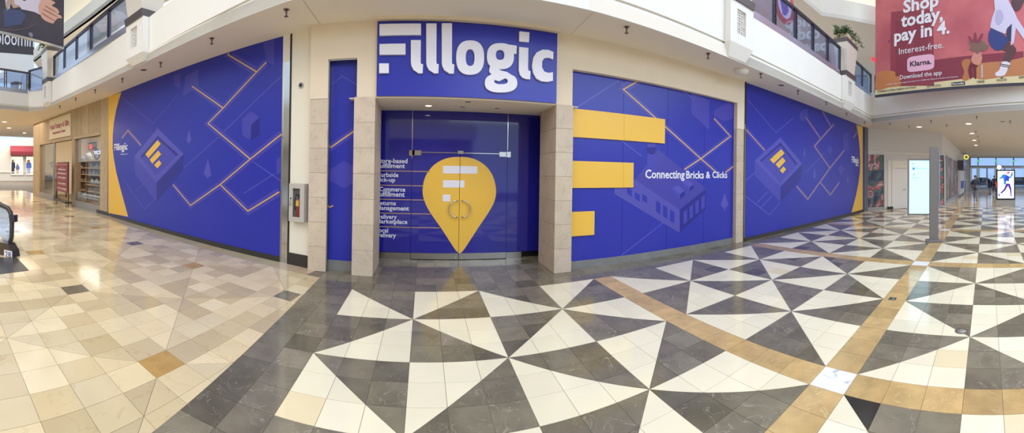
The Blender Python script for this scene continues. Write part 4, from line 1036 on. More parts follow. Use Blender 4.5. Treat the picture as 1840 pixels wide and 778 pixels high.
# back-bar boxes and red sign above the shelves
KP = IP; kb = lambda x, y: KP.pp(x, y)
gr = thing('wall_grid', 'dark wall rack with white slots above the pottery shelves', 'rack', KP.at(kb(139, 272)[0], kb(150, 272)[1], .03))
(x0, z0), (x1, z1) = kb(138.5, 271), kb(174, 255)
b = MB(); b.obox(KP, x0, x1, z0, z1, .02, .06); b.build('panel', mat('rack_dark', (104, 96, 94), .6), gr)
for i in range(9):
    b = MB(); u = x0+(x1-x0)*(i+.5)/9; b.obox(KP, u-.10, u+.10, z0+(z1-z0)*.35, z1-.08, .06, .075); b.build('slot', m_potw, gr)
(x0, z0), (x1, z1) = kb(163.5, 268), kb(167.5, 260); rd = thing('red_sign', 'small red lit sign on the rack above the shelves', 'sign', KP.at(x0, z0, .08))
b = MB(); b.obox(KP, x0, x1, z0, z1, .08, .11); b.build('panel', mat('red_glow', (230, 70, 60), .5, emit=(255, 70, 60), es=1.2), rd)
ne = thing('neon_sign', 'pale blue neon letters in the right shop window', 'sign', HP.at(hu(163), hz(163, 277), -.1))
textpx('tubing', 'YCP!', HP, (163.5, 277.5), (179, 270), ne, -.12, mat('neon_blue', (190, 205, 255), .4, emit=(190, 205, 255), es=1.6), .0, .01)
# display tables
def table(label, px0, px1, py, zt, depth, off, M, cloth=None):
    P = Plane(tuple(HP.at(0, 0, off))[:2], tuple(HP.at(HP.len, 0, off))[:2]); u0, u1 = P.pp(px0, 320)[0], P.pp(px1, 320)[0]
    t = thing('display_table', label, 'table', P.at((u0+u1)/2, .01, -depth/2)); b = MB(); b.obox(P, u0, u1, zt-.05, zt, -depth, 0); b.build('tabletop', M, t)
    for u in (u0+.03, u1-.08):
        for o_ in (-.05, -depth+.1): b = MB(); b.obox(P, u, u+.05, .01, zt-.05, o_-.05, o_); b.build('leg', M, t)
    return P, u0, u1
P_, u0, u1 = table('wooden table piled with pottery behind the right shop window', 151, 179, 0, .92, .6, -.6, m_woodd)
for i in range(6):
    u = u0+.15+(u1-u0-.3)*i/5; p = P_.at(u, 0, -.3); pot('bowl' if i % 2 else 'teapot', p.x, p.y, .92, bowl(.13, .12) if i % 2 else vase(.1, .2), m_potw if i % 3 else m_pot, ['white teapot with a narrow neck', 'wide pale bowl', 'round pale teapot', 'small patterned bowl', 'blue-flecked teapot', 'last wide bowl'][i] + ' on the tall shop table', 'bowl' if i % 2 else 'teapot')
P_, u0, u1 = table('low glass-topped table in front of the tall pottery table', 141, 176, 0, .46, .4, -.18, m_steel)
for i in range(5):
    u = u0+.2+(u1-u0-.4)*i/4; p = P_.at(u, 0, -.2); pot('dish', p.x, p.y, .46, bowl(.13, .07), m_potw, ['leftmost shallow', 'second shallow', 'middle pale', 'fourth shallow', 'rightmost shallow'][i] + ' dish on the low glass-topped table', 'dish')
p = HP.at(hu(155.5), 0, -.75); fl_ = thing('red_hat', 'bright red scarf-like hat on a stand in the right shop window', 'hat', (p.x, p.y, .925))
b = MB(); b.lathe((p.x, p.y, .925), [(.09, 0), (.09, .02), (.02, .03), (.02, .35)], 10); b.build('stand', m_dark, fl_)
b = MB(); b.ball((p.x, p.y, 1.36), .14, sc=(1, 1, .8)); b.lathe((p.x, p.y, 1.27), [(.2, 0), (.22, .02), (.13, .06)], 12); b.build('crown', mat('bright_red', (220, 50, 50), .6), fl_)
P_, u0, u1 = table('dark table with bowls inside the left shop window', 74, 100, 0, .95, .7, -.6, mat('dark_wood', (86, 64, 46), .5))
for i, (f, k, lab) in enumerate(((.2, 'b', 'dark bowl at the left end of the dark shop table'), (.45, 'b', 'larger bowl in the middle of the dark shop table'), (.75, 'v', 'blue vase with white blossom on the dark shop table'))):
    p = P_.at(u0+(u1-u0)*f, 0, -.3); pot('bowl' if k == 'b' else 'vase', p.x, p.y, .95, bowl(.2, .22) if k == 'b' else vase(.12, .34), m_pot, lab, 'bowl' if k == 'b' else 'vase')
bl = thing('blossom_branches', 'white blossom branches in the vase on the dark shop table', 'flowers', (p.x, p.y, 1.28)); b = MB(); fb = MB()
for i in range(9):
    q = Vector((p.x, p.y, 1.2)); e = q + Vector((rp.gauss(0, .25), rp.gauss(0, .15), rp.uniform(.5, .95))); b.tube([q, (q+e)/2+Vector((rp.gauss(0, .05), 0, 0)), e], .008, 5)
    for k in range(9): c = q.lerp(e, rp.uniform(.4, 1)); fb.ball(tuple(c + Vector((rp.gauss(0, .04), rp.gauss(0, .04), 0))), .035, 4)
b.build('stem', m_woodd, bl); fb.build('blossom', m_potw, bl)['kind'] = 'stuff'
gs = thing('glass_shelf_stand', 'glass shelving with small lamps inside the left shop window', 'shelf', HP.at(hu(80), .01, -2.4)); GS = Plane(tuple(HP.at(0, 0, -2.4))[:2], tuple(HP.at(HP.len, 0, -2.4))[:2]); x0, x1 = GS.pp(74, 300)[0], GS.pp(88, 300)[0]
for u in (x0, x1-.04): b = MB(); b.obox(GS, u, u+.04, .01, 2.6, -.04, 0); b.obox(GS, u, u+.04, .01, 2.6, -.44, -.4); b.build('upright', m_steel, gs)
for z in (1.1, 1.5, 1.95, 2.55): b = MB(); b.obox(GS, x0, x1, z, z+.02, -.44, 0); b.build('shelf', m_tglass, gs)
for i, f in enumerate((.3, .7)):
    b = MB(); c = GS.at(x0+(x1-x0)*f, 1.92, -.2); b.ball(tuple(c), .07, 6); b.build('lamp', m_lamp, gs)
# standing menu board
a_, c_ = fl(101.5, 364), fl(122, 372.5)
BP = Plane((a_.x, a_.y), (c_.x, c_.y)); st = thing('menu_stand', 'dark red menu board on a black metal stand outside the shop', 'sign', (a_+c_)/2)
zt1, zt0 = BP.pp(112, 292.5)[1], BP.pp(112, 344.5)[1]; L = BP.len
b = MB(); b.obox(BP, .02, L-.02, zt0, zt1, .0, .02); b.build('board', mat('menu_red', (138, 44, 46), .5), st)
b = MB(); 
for u in (0, L-.03): b.obox(BP, u, u+.03, 0.002, zt1+.02, -.035, -.002)
b.obox(BP, 0, L, zt1, zt1+.03, -.035, -.002); b.build('frame', m_blk, st)
b = MB(); b.obox(BP, -.06, L+.06, .16, .22, -.15, .15); b.build('foot', m_blk, st)
b = MB(); b.obox(BP, .05, L-.05, zt1-.12, zt1-.03, .02, .024); b.build('header', mat('menu_pale', (176, 104, 100), .6), st)
hh = zt1-zt0
for s, f, wf in (('PIEROGI', .745, .62), ('KIELBASA', .61, .78), ('GOLABKI', .47, .68), ('HALUSKI', .265, .66), ('WE CATER!', .09, .82)):
    text('lettering', s, BP, L/2-wf*(L-.04)/2, zt0+hh*f, wf*(L-.04), hh*.048, .02, m_let, st, .002, .03)
b = MB()
for f, wf in ((.835, .3), (.43, .66), (.235, .8), (.055, .7)): b.obox(BP, L/2-wf*L/2, L/2+wf*L/2, zt0+hh*f, zt0+hh*f+.012, .02, .022)
for f in (.70, .565, .36): b.obox(BP, L/2-.02, L/2+.02, zt0+hh*f, zt0+hh*f+.03, .02, .022)
b.build('small_print', mat('menu_print', (214, 170, 162), .6), st)

# ================================================================== FAR LEFT CORRIDOR
m_far = mat('far_wall', (226, 218, 204), .8)
XP = Plane((-41, 2), (-30, 34)); fx = lambda x, y: XP.pp(x, y)
wf = sempty('wall_far_left'); b = MB(); b.obox(XP, 0, XP.len, 0, 4.6, -.3, 0); b.build('panel', m_far, wf)
b = MB(); b.obox(XP, 0, XP.len, fx(10, 310)[1], fx(10, 309)[1]+.05, 0, .1); b.build('rail', m_plaster, wf)
b = MB(); b.obox(XP, 0, XP.len, 5.6, 8.2, -.6, -.3); struct(b.build('wall_far_upper', mat('far_upper', (200, 196, 190), .8)))
aw = thing('awning', 'long dark red awning over the far shop windows at the left', 'awning', XP.at(*fx(18, 283)))
(x0, z0), (x1, z1) = fx(18.5, 279), fx(70, 262.5)
b = MB(); b.add([XP.at(x0, z1, 0), XP.at(x1, z1, 0), XP.at(x1, z0+.4, .9), XP.at(x0, z0+.4, .9), XP.at(x0, z0, .9), XP.at(x1, z0, .9), XP.at(x0, z0, 0), XP.at(x1, z0, 0)], [(0, 1, 2, 3), (3, 2, 5, 4), (0, 3, 4, 6), (1, 7, 5, 2), (6, 4, 5, 7), (0, 6, 7, 1)]); b.build('canopy', mat('awning_red', (140, 48, 58), .8), aw)
m_win = mat('lit_window_back', (250, 238, 205), .6, emit=(255, 238, 200), es=.9)
for n_, (xa, xb) in (('window_6', (20.5, 41)), ('window_7', (47, 66))):
    w6 = sempty(n_); (x0, z0), (x1, z1) = fx(xa, 313), fx(xb, 282)
    b = MB(); b.obox(XP, x0, x1, z0, z1, .01, .04); b.build('backlit_panel', m_win, w6)
    b = MB()
    for q in ((x0-.1, x1+.1, z1, z1+.1), (x0-.1, x1+.1, z0-.1, z0), (x0-.1, x0, z0, z1), (x1, x1+.1, z0, z1)): b.obox(XP, *q, .0, .12)
    b.build('frame', m_plaster, w6)
def figure_print(P, x, y0, y1, wd, cols, par, o=.05):
    """flat printed figure: head, hair, jacket, legs"""
    (u, z0), (_, z1) = P.pp(x, y0), P.pp(x, y1); h = z1-z0; w_ = wd*h
    def pol(nm, pts, c, k): b = MB(); b.plate(P, [(u+a*w_, z0+e*h) for a, e in pts], o+.004*k, o+.004*k+.004); b.build(nm, mat('print_%d_%d_%d' % c, c, .6), par)
    pol('printed_legs', [(-.35, 0), (.3, 0), (.35, .5), (-.4, .5)], cols[2], 1); pol('printed_jacket', [(-.5, .4), (.5, .4), (.45, .75), (.15, .84), (-.15, .84), (-.45, .75)], cols[1], 2)
    pol('printed_hair', [(-.3, .8), (.2, .8), (.25, .95), (0, 1), (-.3, .96)], cols[0], 3); pol('printed_face', [(-.1, .82), (.15, .82), (.18, .93), (-.08, .94)], (222, 180, 150), 4)
po = thing('window_poster', 'poster of a woman in dark clothes in the first far window', 'poster', XP.at(*fx(22.5, 312), .05)); figure_print(XP, 23.5, 312, 286.5, .32, ((84, 50, 30), (48, 56, 86), (60, 54, 70)), po)
po = thing('window_poster', 'smaller poster figure in the middle of the first far window', 'poster', XP.at(*fx(32, 312), .05)); figure_print(XP, 31.5, 312, 294, .4, ((120, 90, 70), (110, 120, 170), (200, 180, 150)), po)
po = thing('window_poster', 'poster of a woman in blue and white in the second far window', 'poster', XP.at(*fx(52, 312), .05)); figure_print(XP, 51.5, 312, 287, .42, ((150, 70, 40), (90, 120, 200), (180, 190, 230)), po)
# the dark department-store fascia above, and its letters
YP = Plane((-24, 3.0), (-22.0, 12.5)); yp = YP.pp
sg = thing('store_fascia_sign', 'black fascia with white store letters beneath the dark banner', 'sign', YP.at(*yp(0, 92)))
(x0, z0), (x1, z1) = yp(-30, 92.5), yp(62, 30)
b = MB(); b.obox(YP, x0, x1, z0, z1, -.3, 0); b.build('fascia', mat('dark_fascia', (66, 62, 68), .7), sg)
b = MB(); b.obox(YP, x0, x1, z0-2.0, z0, -.3, -.02); struct(b.build('wall_upper', mat('upper_white', (226, 224, 224), .8)))
textpx('lettering', 'bloomin', YP, (-7, 79.5), (61, 59), sg, .0, m_let, .0, .04)
# bin on the upper floor
p = Vector((-15.2, 6.2, 0)); d = ray(29, 150); t_ = -15.0/d.x; cx, cy = d.x*t_, d.y*t_
bn = thing('waste_bin', 'grey metal cylinder bin on the upper walkway at the left', 'bin', (cx, cy, 4.81))
b = MB(); b.lathe((cx, cy, 4.81), [(.26, 0), (.26, .62)], 20); b.build('body', m_steel, bn)
b = MB(); b.lathe((cx, cy, 5.44), [(.27, 0), (.27, .06), (.2, .09)], 20); b.build('lid', m_dark, bn)

# ================================================================== BANNERS
r1 = 11.7; p1 = fl(114, 87, 5.6); p0 = fl(0, 58, 5.6); dd = (p1-p0).normalized()
NPl = Plane(tuple(p0 - dd*2.2)[:2], tuple(p1)[:2]); L = NPl.len
bt = thing('hanging_banner', 'dark fashion banner with a cropped hand hanging at the upper left', 'banner', NPl.at(L/2, 5.6))
b = MB(); b.obox(NPl, 0, L, 5.64, 9.6, -.01, .01); b.build('cloth', mat('banner_dark', (70, 64, 74), .7, noise=.25, scale=1.2, col2=(52, 50, 64)), bt)
b = MB(); b.obox(NPl, -.02, L+.02, 5.57, 5.64, -.02, .02); b.build('bottom_bar', m_steel, bt)
def bpoly(P, pts, off, nm, c, par, o=(0, 0), k=1.0, sm=0):
    q = P.px(pts, o, k)
    if sm: q = catmull(q, sm)
    b = MB(); b.plate(P, q, off, off+.003); return b.build(nm, mat('print_%d_%d_%d' % c, c, .65), par)
kb_ = .257
bpoly(NPl, [(30, -40), (100, -30), (170, 10), (240, -40), (290, -30), (275, 60), (300, 115), (240, 85), (150, 66), (130, 40), (70, 30), (60, 90), (40, 50)], .011, 'printed_sleeve', (206, 194, 206), bt, (0, 0), kb_)
bpoly(NPl, [(265, 55), (285, 5), (330, -5), (385, 20), (360, 40), (395, 60), (412, 90), (398, 98), (425, 112), (428, 130), (405, 128), (380, 150), (372, 165), (340, 158), (305, 140), (285, 115)], .015, 'printed_hand', (206, 158, 140), bt, (0, 0), kb_, 3)
for q in ([(300, 62), (345, 85), (400, 118), (398, 122), (340, 92), (298, 68)], [(292, 90), (340, 120), (380, 145), (376, 149), (335, 126), (290, 96)], [(315, 40), (355, 62), (392, 84), (389, 88), (350, 68), (312, 46)]): bpoly(NPl, q, .019, 'printed_finger_crease', (150, 104, 92), bt, (0, 0), kb_)
bpoly(NPl, [(60, -20), (90, -10), (100, 30), (140, 50), (90, 60), (70, 20), (45, 80), (40, 20)], .019, 'printed_hair', (176, 146, 128), bt, (0, 0), kb_)
bpoly(NPl, [(20, 60), (150, 75), (180, 110), (150, 170), (30, 190)], .012, 'printed_denim', (64, 74, 110), bt, (0, 0), kb_)
bpoly(NPl, [(0, 202), (90, 212), (180, 198), (260, 160), (262, 164), (182, 205), (90, 219), (0, 209)], .016, 'printed_belt', (98, 78, 84), bt, (0, 0), kb_)
bpoly(NPl, [(197, 240), (205, 228), (220, 232), (228, 248), (222, 262), (210, 258)], .016, 'printed_buckle', (134, 126, 144), bt, (0, 0), kb_, 3)

KPl = Plane((13.83, 4.6), (12.26, -1.9))
kk = thing('hanging_banner', 'pink and red Shop today, pay in 4 banner hanging over the right balcony', 'banner', KPl.at(3, 5.2, 0))
u0 = KPl.pp(1573, 100)[0]; zb0, zs = KPl.pp(1573, 171)[1], KPl.pp(1573, 158)[1]
b = MB(); b.obox(KPl, u0, KPl.len, zs, 9.6, -.01, .01); b.build('cloth', mat('banner_red', (176, 84, 96), .7, noise=.5, scale=.7, col2=(206, 112, 116)), kk)
b = MB(); b.obox(KPl, u0, KPl.len, zb0, zs, -.01, .012); b.build('retailer_strip', mat('banner_cream', (222, 206, 160), .7), kk)
b = MB(); b.obox(KPl, u0, KPl.len, zb0-.10, zb0, -.03, .03); b.build('bottom_bar', m_dark, kk)
oK, kK = (1560, 0), .30837
def kp(pts, off, nm, c, sm=0, par=kk): return bpoly(KPl, pts, off, nm, c, par, oK, kK, sm)
kp([(135, 70), (370, 55), (380, 90), (385, 500), (130, 505), (130, 250), (118, 250), (118, 235), (130, 230)], .0105, 'printed_cupboard', (146, 58, 74))
kp([(160, 120), (240, 112), (240, 440), (160, 446)], .014, 'printed_door', (136, 50, 68)); kp([(270, 110), (350, 104), (352, 430), (270, 438)], .014, 'printed_door', (136, 50, 68))
kp([(385, 350), (905, 300), (905, 430), (385, 480)], .0105, 'printed_wainscot', (136, 52, 70))
kp([(46, 450), (60, 420), (110, 412), (160, 420), (185, 460), (188, 500), (120, 510), (44, 525)], .014, 'printed_pouffe', (196, 122, 74), 3)
kp([(640, 380), (720, 362), (800, 358), (860, 345), (930, 340), (930, 430), (800, 446), (640, 462)], .014, 'printed_sofa', (190, 124, 82), 3)
kp([(545, 370), (560, 348), (590, 345), (596, 365), (580, 410), (590, 462), (548, 466), (560, 420)], .015, 'printed_cat_figure', (186, 116, 72), 3)
kp([(590, 372), (640, 378), (640, 388), (630, 390), (632, 460), (620, 460), (618, 392), (604, 392), (602, 462), (594, 462)], .015, 'printed_stool', (110, 34, 50))
kp([(612, 320), (625, 300), (650, 302), (664, 330), (660, 365), (640, 380), (615, 372), (600, 350)], .018, 'printed_vase', (206, 140, 122), 3)
kp([(585, 250), (600, 230), (630, 240), (660, 232), (690, 262), (700, 272), (680, 300), (655, 296), (640, 318), (615, 300), (590, 290), (600, 270)], .021, 'printed_bouquet', (128, 96, 84), 2)
kp([(583, 215), (592, 212), (612, 240), (620, 190), (630, 192), (636, 240), (662, 195), (672, 198), (650, 250), (600, 250)], .024, 'printed_flowers', (140, 54, 78))
kp([(660, 378), (668, 378), (670, 452), (660, 454)], .018, 'printed_candle', (196, 180, 186))
# leaping man in white jacket and blue shorts
kp([(800, 240), (845, 265), (864, 292), (850, 320), (822, 370), (785, 365), (792, 330), (806, 305), (770, 285)], .018, 'printed_leg', (92, 58, 62), 2)
kp([(782, 360), (828, 368), (815, 400), (795, 440), (748, 445), (742, 425), (765, 410)], .021, 'printed_sock', (226, 218, 228), 2)
kp([(772, 372), (826, 382), (825, 387), (771, 377)], .0245, 'printed_sock_stripe', (40, 36, 50)); kp([(770, 382), (824, 392), (823, 396), (769, 386)], .0245, 'printed_sock_stripe', (40, 36, 50))
kp([(712, 170), (760, 185), (812, 220), (820, 245), (800, 260), (775, 292), (735, 290), (700, 240)], .024, 'printed_shorts', (50, 62, 124), 2)
kp([(735, 10), (742, -30), (800, -30), (832, 30), (850, 65), (870, 110), (905, 165), (925, 190), (915, 240), (880, 190), (862, 165), (850, 250), (832, 268), (838, 140), (808, 170), (800, 200), (750, 180), (712, 160), (722, 110), (740, 60)], .027, 'printed_jacket', (206, 196, 220))
kp([(745, 70), (775, 60), (790, 110), (760, 150), (740, 120)], .0305, 'printed_jacket_patch', (180, 170, 204), 3)
kp([(812, 165), (838, 140), (832, 245), (818, 235), (806, 205)], .0305, 'printed_shirt', (54, 52, 86))
kp([(835, 10), (850, -40), (930, -40), (905, 15), (888, 50), (868, 66), (845, 55), (836, 30)], .0305, 'printed_head', (84, 56, 60), 2)
def klet(s, xa, xb, ya, yb, nm='lettering', M=None, bold=.03, off=.024):
    """lettering laid along the banner"""
    ua, zb = KPl.pp(oK[0]+kK*xa, oK[1]+kK*ya); _, za = KPl.pp(oK[0]+kK*xa, oK[1]+kK*yb); ub = KPl.pp(oK[0]+kK*xb, oK[1]+kK*yb)[0]
    return text(nm, s, KPl, ua, za, ub-ua, abs(zb-za), off, M or m_let, kk, .004, bold)
klet('Shop', 206, 412, 4, 102); klet('today,', 193, 437, 86, 187); klet('pay in 4.', 154, 476, 176, 272); klet('Interest-free.', 181, 440, 283, 319, bold=.0)
bx = [KPl.pp(oK[0]+kK*x, oK[1]+kK*y) for x, y in ((228, 376), (386, 362))]; ua, ub = bx[0][0], bx[1][0]; zc = (bx[0][1]+bx[1][1])/2; hh = .30
b = MB(); b.plate(KPl, [((ua+ub)/2+x, zc+z) for x, z in selli(0, 0, (ub-ua)/2, hh, 5, 32)], .012, .022); b.build('pink_plate', mat('plate_pink', (232, 178, 202), .6), kk)
klet('Klarna.', 246, 370, 360, 390, M=mat('ink_dark', (40, 26, 40), .6), bold=.02, off=.026); klet('Download the app', 186, 430, 440, 473, bold=.005)
klet('*A higher rate is arranged pursuant to a California Finance Lenders Law license.', 100, 526, 491, 501, bold=0)
ink = mat('ink_grey', (96, 88, 80), .6)
for s, xa, xb, ya, yb, bd in (('Available at these retailers and more.', 56, 283, 527, 541, .0), ('SEPHORA', 343, 426, 497, 512, -.01), ('VANS', 634, 678, 470, 485, .02), ('HOLLISTER', 750, 808, 461, 475, .0), ('EXPRESS', 880, 940, 445, 458, .02)): klet(s, xa, xb, ya, yb, M=ink, bold=bd)
(ua, za), zb, ub = KPl.pp(oK[0]+kK*486, oK[1]+kK*500), KPl.pp(oK[0]+kK*486, oK[1]+kK*481)[1], KPl.pp(oK[0]+kK*565, oK[1]+kK*478)[0]
b = MB(); b.obox(KPl, ua, ub, za, zb, .012, .022); b.build('black_plate', mat('ink_dark', (40, 26, 40), .6), kk); klet('Foot Locker', 490, 561, 484, 496, bold=.02, off=.026)
kp([(768, 448), (776, 452), (792, 446), (784, 456), (776, 462), (772, 456)], .016, 'bird_emblem', (96, 88, 80))

# ================================================================== ESCALATOR END AT THE LEFT EDGE
nx, ny = -6.0, 2.78
en = thing('escalator_end', 'escalator handrail end with glass side and 28 label at the left edge', 'escalator', (nx, ny, 0))
dx = Vector((-6.0+7.6, 2.78-0.9, 0)).normalized()     # runs toward the camera's left rear
q_ = fl(32, 462); EP = Plane((q_.x-2.2, q_.y-1.0), (q_.x, q_.y)); EL = EP.len
ez = lambda x, y: EP.pp(x, y)
prof = [EP.px([(-40, 352)])[0], EP.px([(-10, 360)])[0], EP.px([(3, 369)])[0], EP.px([(14, 374)])[0], EP.px([(19, 382)])[0], EP.px([(21.5, 400)])[0], EP.px([(21, 425)])[0], EP.px([(16, 446)])[0]]
pts = [EP.at(u, z, 0) for u, z in prof]
b = MB(); b.tube(pts, .045, 12); b.build('handrail', mat('rail_rubber', (58, 56, 52), .3), en)
b = MB(); b.plate(EP, [(u-.05, z-.02) for u, z in prof] + [(prof[-1][0]-.2, .32), (-.6, .32), (-.6, prof[0][1])], -.012, .012); b.build('glass_side', m_tglass, en)
ub = EP.pp(30, 458)[0]; u1 = EP.pp(6, 455)[0]; zt0 = EP.pp(22, 437)[1]
b = MB(); b.plate(EP, [(-.8, .002), (ub, .002), (ub-.03, zt0*.5), (ub-.14, zt0), (-.8, zt0)], -.10, .10); b.build('skirt', mat('escalator_bronze', (92, 84, 72), .3, .5), en)
(xa, za), (xb, zb) = EP.pp(14, 460.5), EP.pp(28.5, 450)
b = MB(); b.obox(EP, xa, xb, za, zb, .10, .106); b.build('label', m_let, en); text('number', '28', EP, xa+.15*(xb-xa), za+.15*(zb-za), .7*(xb-xa), .7*(zb-za), .106, m_blk, en, .002, .0)
(xa, za), (xb, zb) = EP.pp(23.2, 398), EP.pp(26.5, 388)
b = MB(); b.obox(EP, xa-.02, xb+.03, za, zb+.02, -.05, .05); b.build('sensor_box', m_dark, en)
cp = MB(); q = [fl(x, y) for x, y in ((-60, 462), (29.5, 462.5), (52, 486), (-60, 499))]
cp.prism([(p.x, p.y, .004) for p in q], [(p.x, p.y, .0012) for p in q]); tag(cp.build('landing_plate', mat('landing_plate', (88, 86, 84), .35, .4), None, (q[1].x, q[1].y, .001)), 'dark grey metal landing plate in front of the escalator', 'floor plate')

# ================================================================== RIGHT END: PAINTED WINDOWS, DOORS, CORRIDOR
RP = Plane((17.05, 5.76), (19.7, 2.28)); rp_ = RP.pp
m_rw = mat('corridor_wall', (218, 212, 208), .85); m_art = mat('mural_paint', (60, 66, 92), .4)
def art_mat():
    M = m_art; nt = M.node_tree; bs = nt.nodes['Principled BSDF']; g = nt.nodes.new('ShaderNodeNewGeometry'); n = nt.nodes.new('ShaderNodeTexNoise'); n.inputs['Scale'].default_value = 1.7; n.inputs['Distortion'].default_value = 1.2; n.inputs['Detail'].default_value = 5
    cr = nt.nodes.new('ShaderNodeValToRGB'); cr.color_ramp.interpolation = 'EASE'; e = cr.color_ramp.elements; e[0].position = .28; e[0].color = (*lin((40, 46, 66)), 1); e[1].position = .8; e[1].color = (*lin((60, 110, 120)), 1)
    for p, c in ((.40, (70, 68, 96)), (.46, (60, 120, 110)), (.50, (130, 66, 74)), (.56, (190, 120, 120)), (.60, (208, 196, 200)), (.63, (120, 70, 96)), (.70, (176, 128, 70))):
        x = e.new(p); x.color = (*lin(c), 1)
    nt.links.new(g.outputs['Position'], n.inputs[0]); nt.links.new(n.outputs[0], cr.inputs[0]); nt.links.new(cr.outputs[0], bs.inputs['Base Color'])
art_mat()
wre = sempty('wall_recess')
b = MB(); b.obox(RP, -.3, RP.len, 0, T, -.2, 0); b.build('panel', m_rw, wre)
zl = rp_(1600, 276)[1]
b = MB(); b.obox(RP, 0, RP.len, zl, zl+.08, 0, .05); b.obox(RP, rp_(1590, 300)[0], RP.len, zl-.32, zl-.28, 0, .03); b.build('cornice', m_plaster, wre)
def artwin(P, xa, xb, yt, yb, n_):
    w_ = sempty(n_); ua, ub = P.pp(xa, 320)[0], P.pp(xb, 320)[0]; zt, zb = P.pp(xa, yt)[1], max(.12, P.pp(xa, yb)[1])
    b = MB(); b.obox(P, ua, ub, zb, zt, .005, .02); b.build('painted_pane', m_art, w_)
    b = MB()
    for q in ((ua-.06, ub+.06, zt, zt+.06), (ua-.06, ub+.06, zb-.06, zb), (ua-.06, ua, zb, zt), (ub, ub+.06, zb, zt)): b.obox(P, *q, 0, .06)
    b.build('frame', m_steel, w_)
artwin(RP, 1556.5, 1587.5, 277.5, 374, 'window_8')
artwin(RP, 1688, 1695.5, 279, 371, 'window_9')
dd_ = sempty('door_3'); ua, ub, uc = rp_(1602, 340)[0], rp_(1629.5, 340)[0], rp_(1595, 340)[0]; zt = rp_(1602, 303)[1]
b = MB(); b.obox(RP, ua, ub, .02, zt, .0, .04); b.build('leaf', mat('door_white', (226, 222, 220), .6), dd_)
b = MB(); b.obox(RP, uc, ua-.02, .02, zl-.34, .0, .03); b.obox(RP, ua, ub, zt+.03, zl-.34, 0, .03); b.build('frame', m_plaster, dd_)
b = MB(); b.tube([RP.at(ub-.12, 1.02, .04), RP.at(ub-.12, 1.02, .10), RP.at(ub-.26, 1.02, .10)], .014, 8); b.build('handle', m_dark, dd_)
(x0, z0) = rp_(1594, 377); bxx = thing('door_stop_box', 'little dark box on the floor beside the white door', 'box', RP.at(rp_(1594, 340)[0], 0, .06)); u = rp_(1594, 340)[0]
b = MB(); b.obox(RP, u, u+.3, .002, .12, .035, .10); b.build('body', m_blk, bxx); b = MB(); b.obox(RP, u-.005, u+.305, .12, .135, .03, .105); b.build('lid', m_dark, bxx)
CP = Plane((19.7, 2.27), (44, 2.05)); cpp = lambda x: CP.pp(x, 325)[0]
wc = sempty('wall_corridor'); b = MB(); b.obox(CP, 0, CP.len, 0, T, -.2, 0); b.build('panel', m_rw, wc); b = MB(); b.obox(CP, 0, CP.len, 0, .14, 0, .03); b.build('skirting', m_steel, wc)
for i, (xa, xb) in enumerate(((1698.5, 1705.5), (1707.5, 1713.5), (1715, 1719.3))): artwin(CP, xa, xb, 0, 500, 'window_%d' % (10+i)) if False else None
for i, (xa, xb) in enumerate(((1699.5, 1706), (1708, 1713.5), (1715, 1719.3))):
    w_ = sempty('window_%d' % (10+i)); ua, ub = cpp(xa), cpp(xb)
    b = MB(); b.obox(CP, ua, ub, .25, 2.9, .005, .02); b.build('painted_pane', m_art, w_); b = MB()
    for q in ((ua-.08, ub+.08, 2.9, 2.98), (ua-.08, ub+.08, .17, .25), (ua-.08, ua, .25, 2.9), (ub, ub+.08, .25, 2.9)): b.obox(CP, *q, 0, .07)
    b.build('frame', m_steel, w_)
# shop front further down the corridor
m_f1, m_f2 = mat('front_white', (224, 222, 226), .5), mat('front_dark', (86, 80, 96), .4)
sf = thing('poster_case', 'white display case with a blue poster on the corridor wall', 'display case', CP.at(cpp(1722), .15, .1))
ua, ub = cpp(1720.5), cpp(1728); b = MB(); b.obox(CP, ua, ub, .15, 2.2, .03, .25); b.build('case', m_f1, sf); b = MB(); b.obox(CP, ua+.5, ub-.8, .6, 1.3, .25, .26); b.build('poster', mat('poster_blue', (70, 80, 170), .5), sf)
sf = thing('menu_screen', 'dark hanging menu screen over the white display case', 'screen', CP.at(cpp(1722), 2.5, .1)); b = MB(); b.obox(CP, ua, ub, 2.3, 3.1, .03, .5); b.build('frame', m_f2, sf); b = MB(); b.obox(CP, ua+.2, ub-.2, 2.4, 3.0, .5, .51); b.build('panel', mat('screen_dull', (120, 110, 130), .3), sf)
ys = thing('round_shop_sign', 'glowing round yellow sign projecting over the corridor', 'sign', (33, 1.5, 3.2))
d = ray(1736.3, 282.3); k_ = 33/d.x; yy, zz = d.y*k_, d.z*k_+H
YS = Plane((33, 5), (33, -5)); uc = 5-yy
R = [(uc+.22*math.cos(i*PI/12), zz+.22*math.sin(i*PI/12)) for i in range(24)]
b = MB(); b.ring(YS, R, [(uc+(a-uc)*.72, zz+(c-zz)*.72) for a, c in R], 0, .1); b.build('ring', mat('yellow_glow', (236, 226, 90), .5, emit=(240, 228, 90), es=1.4), ys)
b = MB(); b.plate(YS, [(uc+(a-uc)*.72, zz+(c-zz)*.72) for a, c in R], 0, .06); b.build('face', mat('sign_olive', (150, 146, 70), .5), ys)
text('lettering', 'W', YS, uc-.1, zz-.09, .2, .18, .06, m_let, ys, .01, .02)
b = MB(); b.tube([(33.05, yy, zz+.2), (33.05, yy, zz+.34), (33.05, 2.1, zz+.34)], .02, 6); b.build('arm', m_dark, ys)
b = MB(); b.lathe((31, 2.0, 0), [(.12, 0), (.12, .9)], 10); 
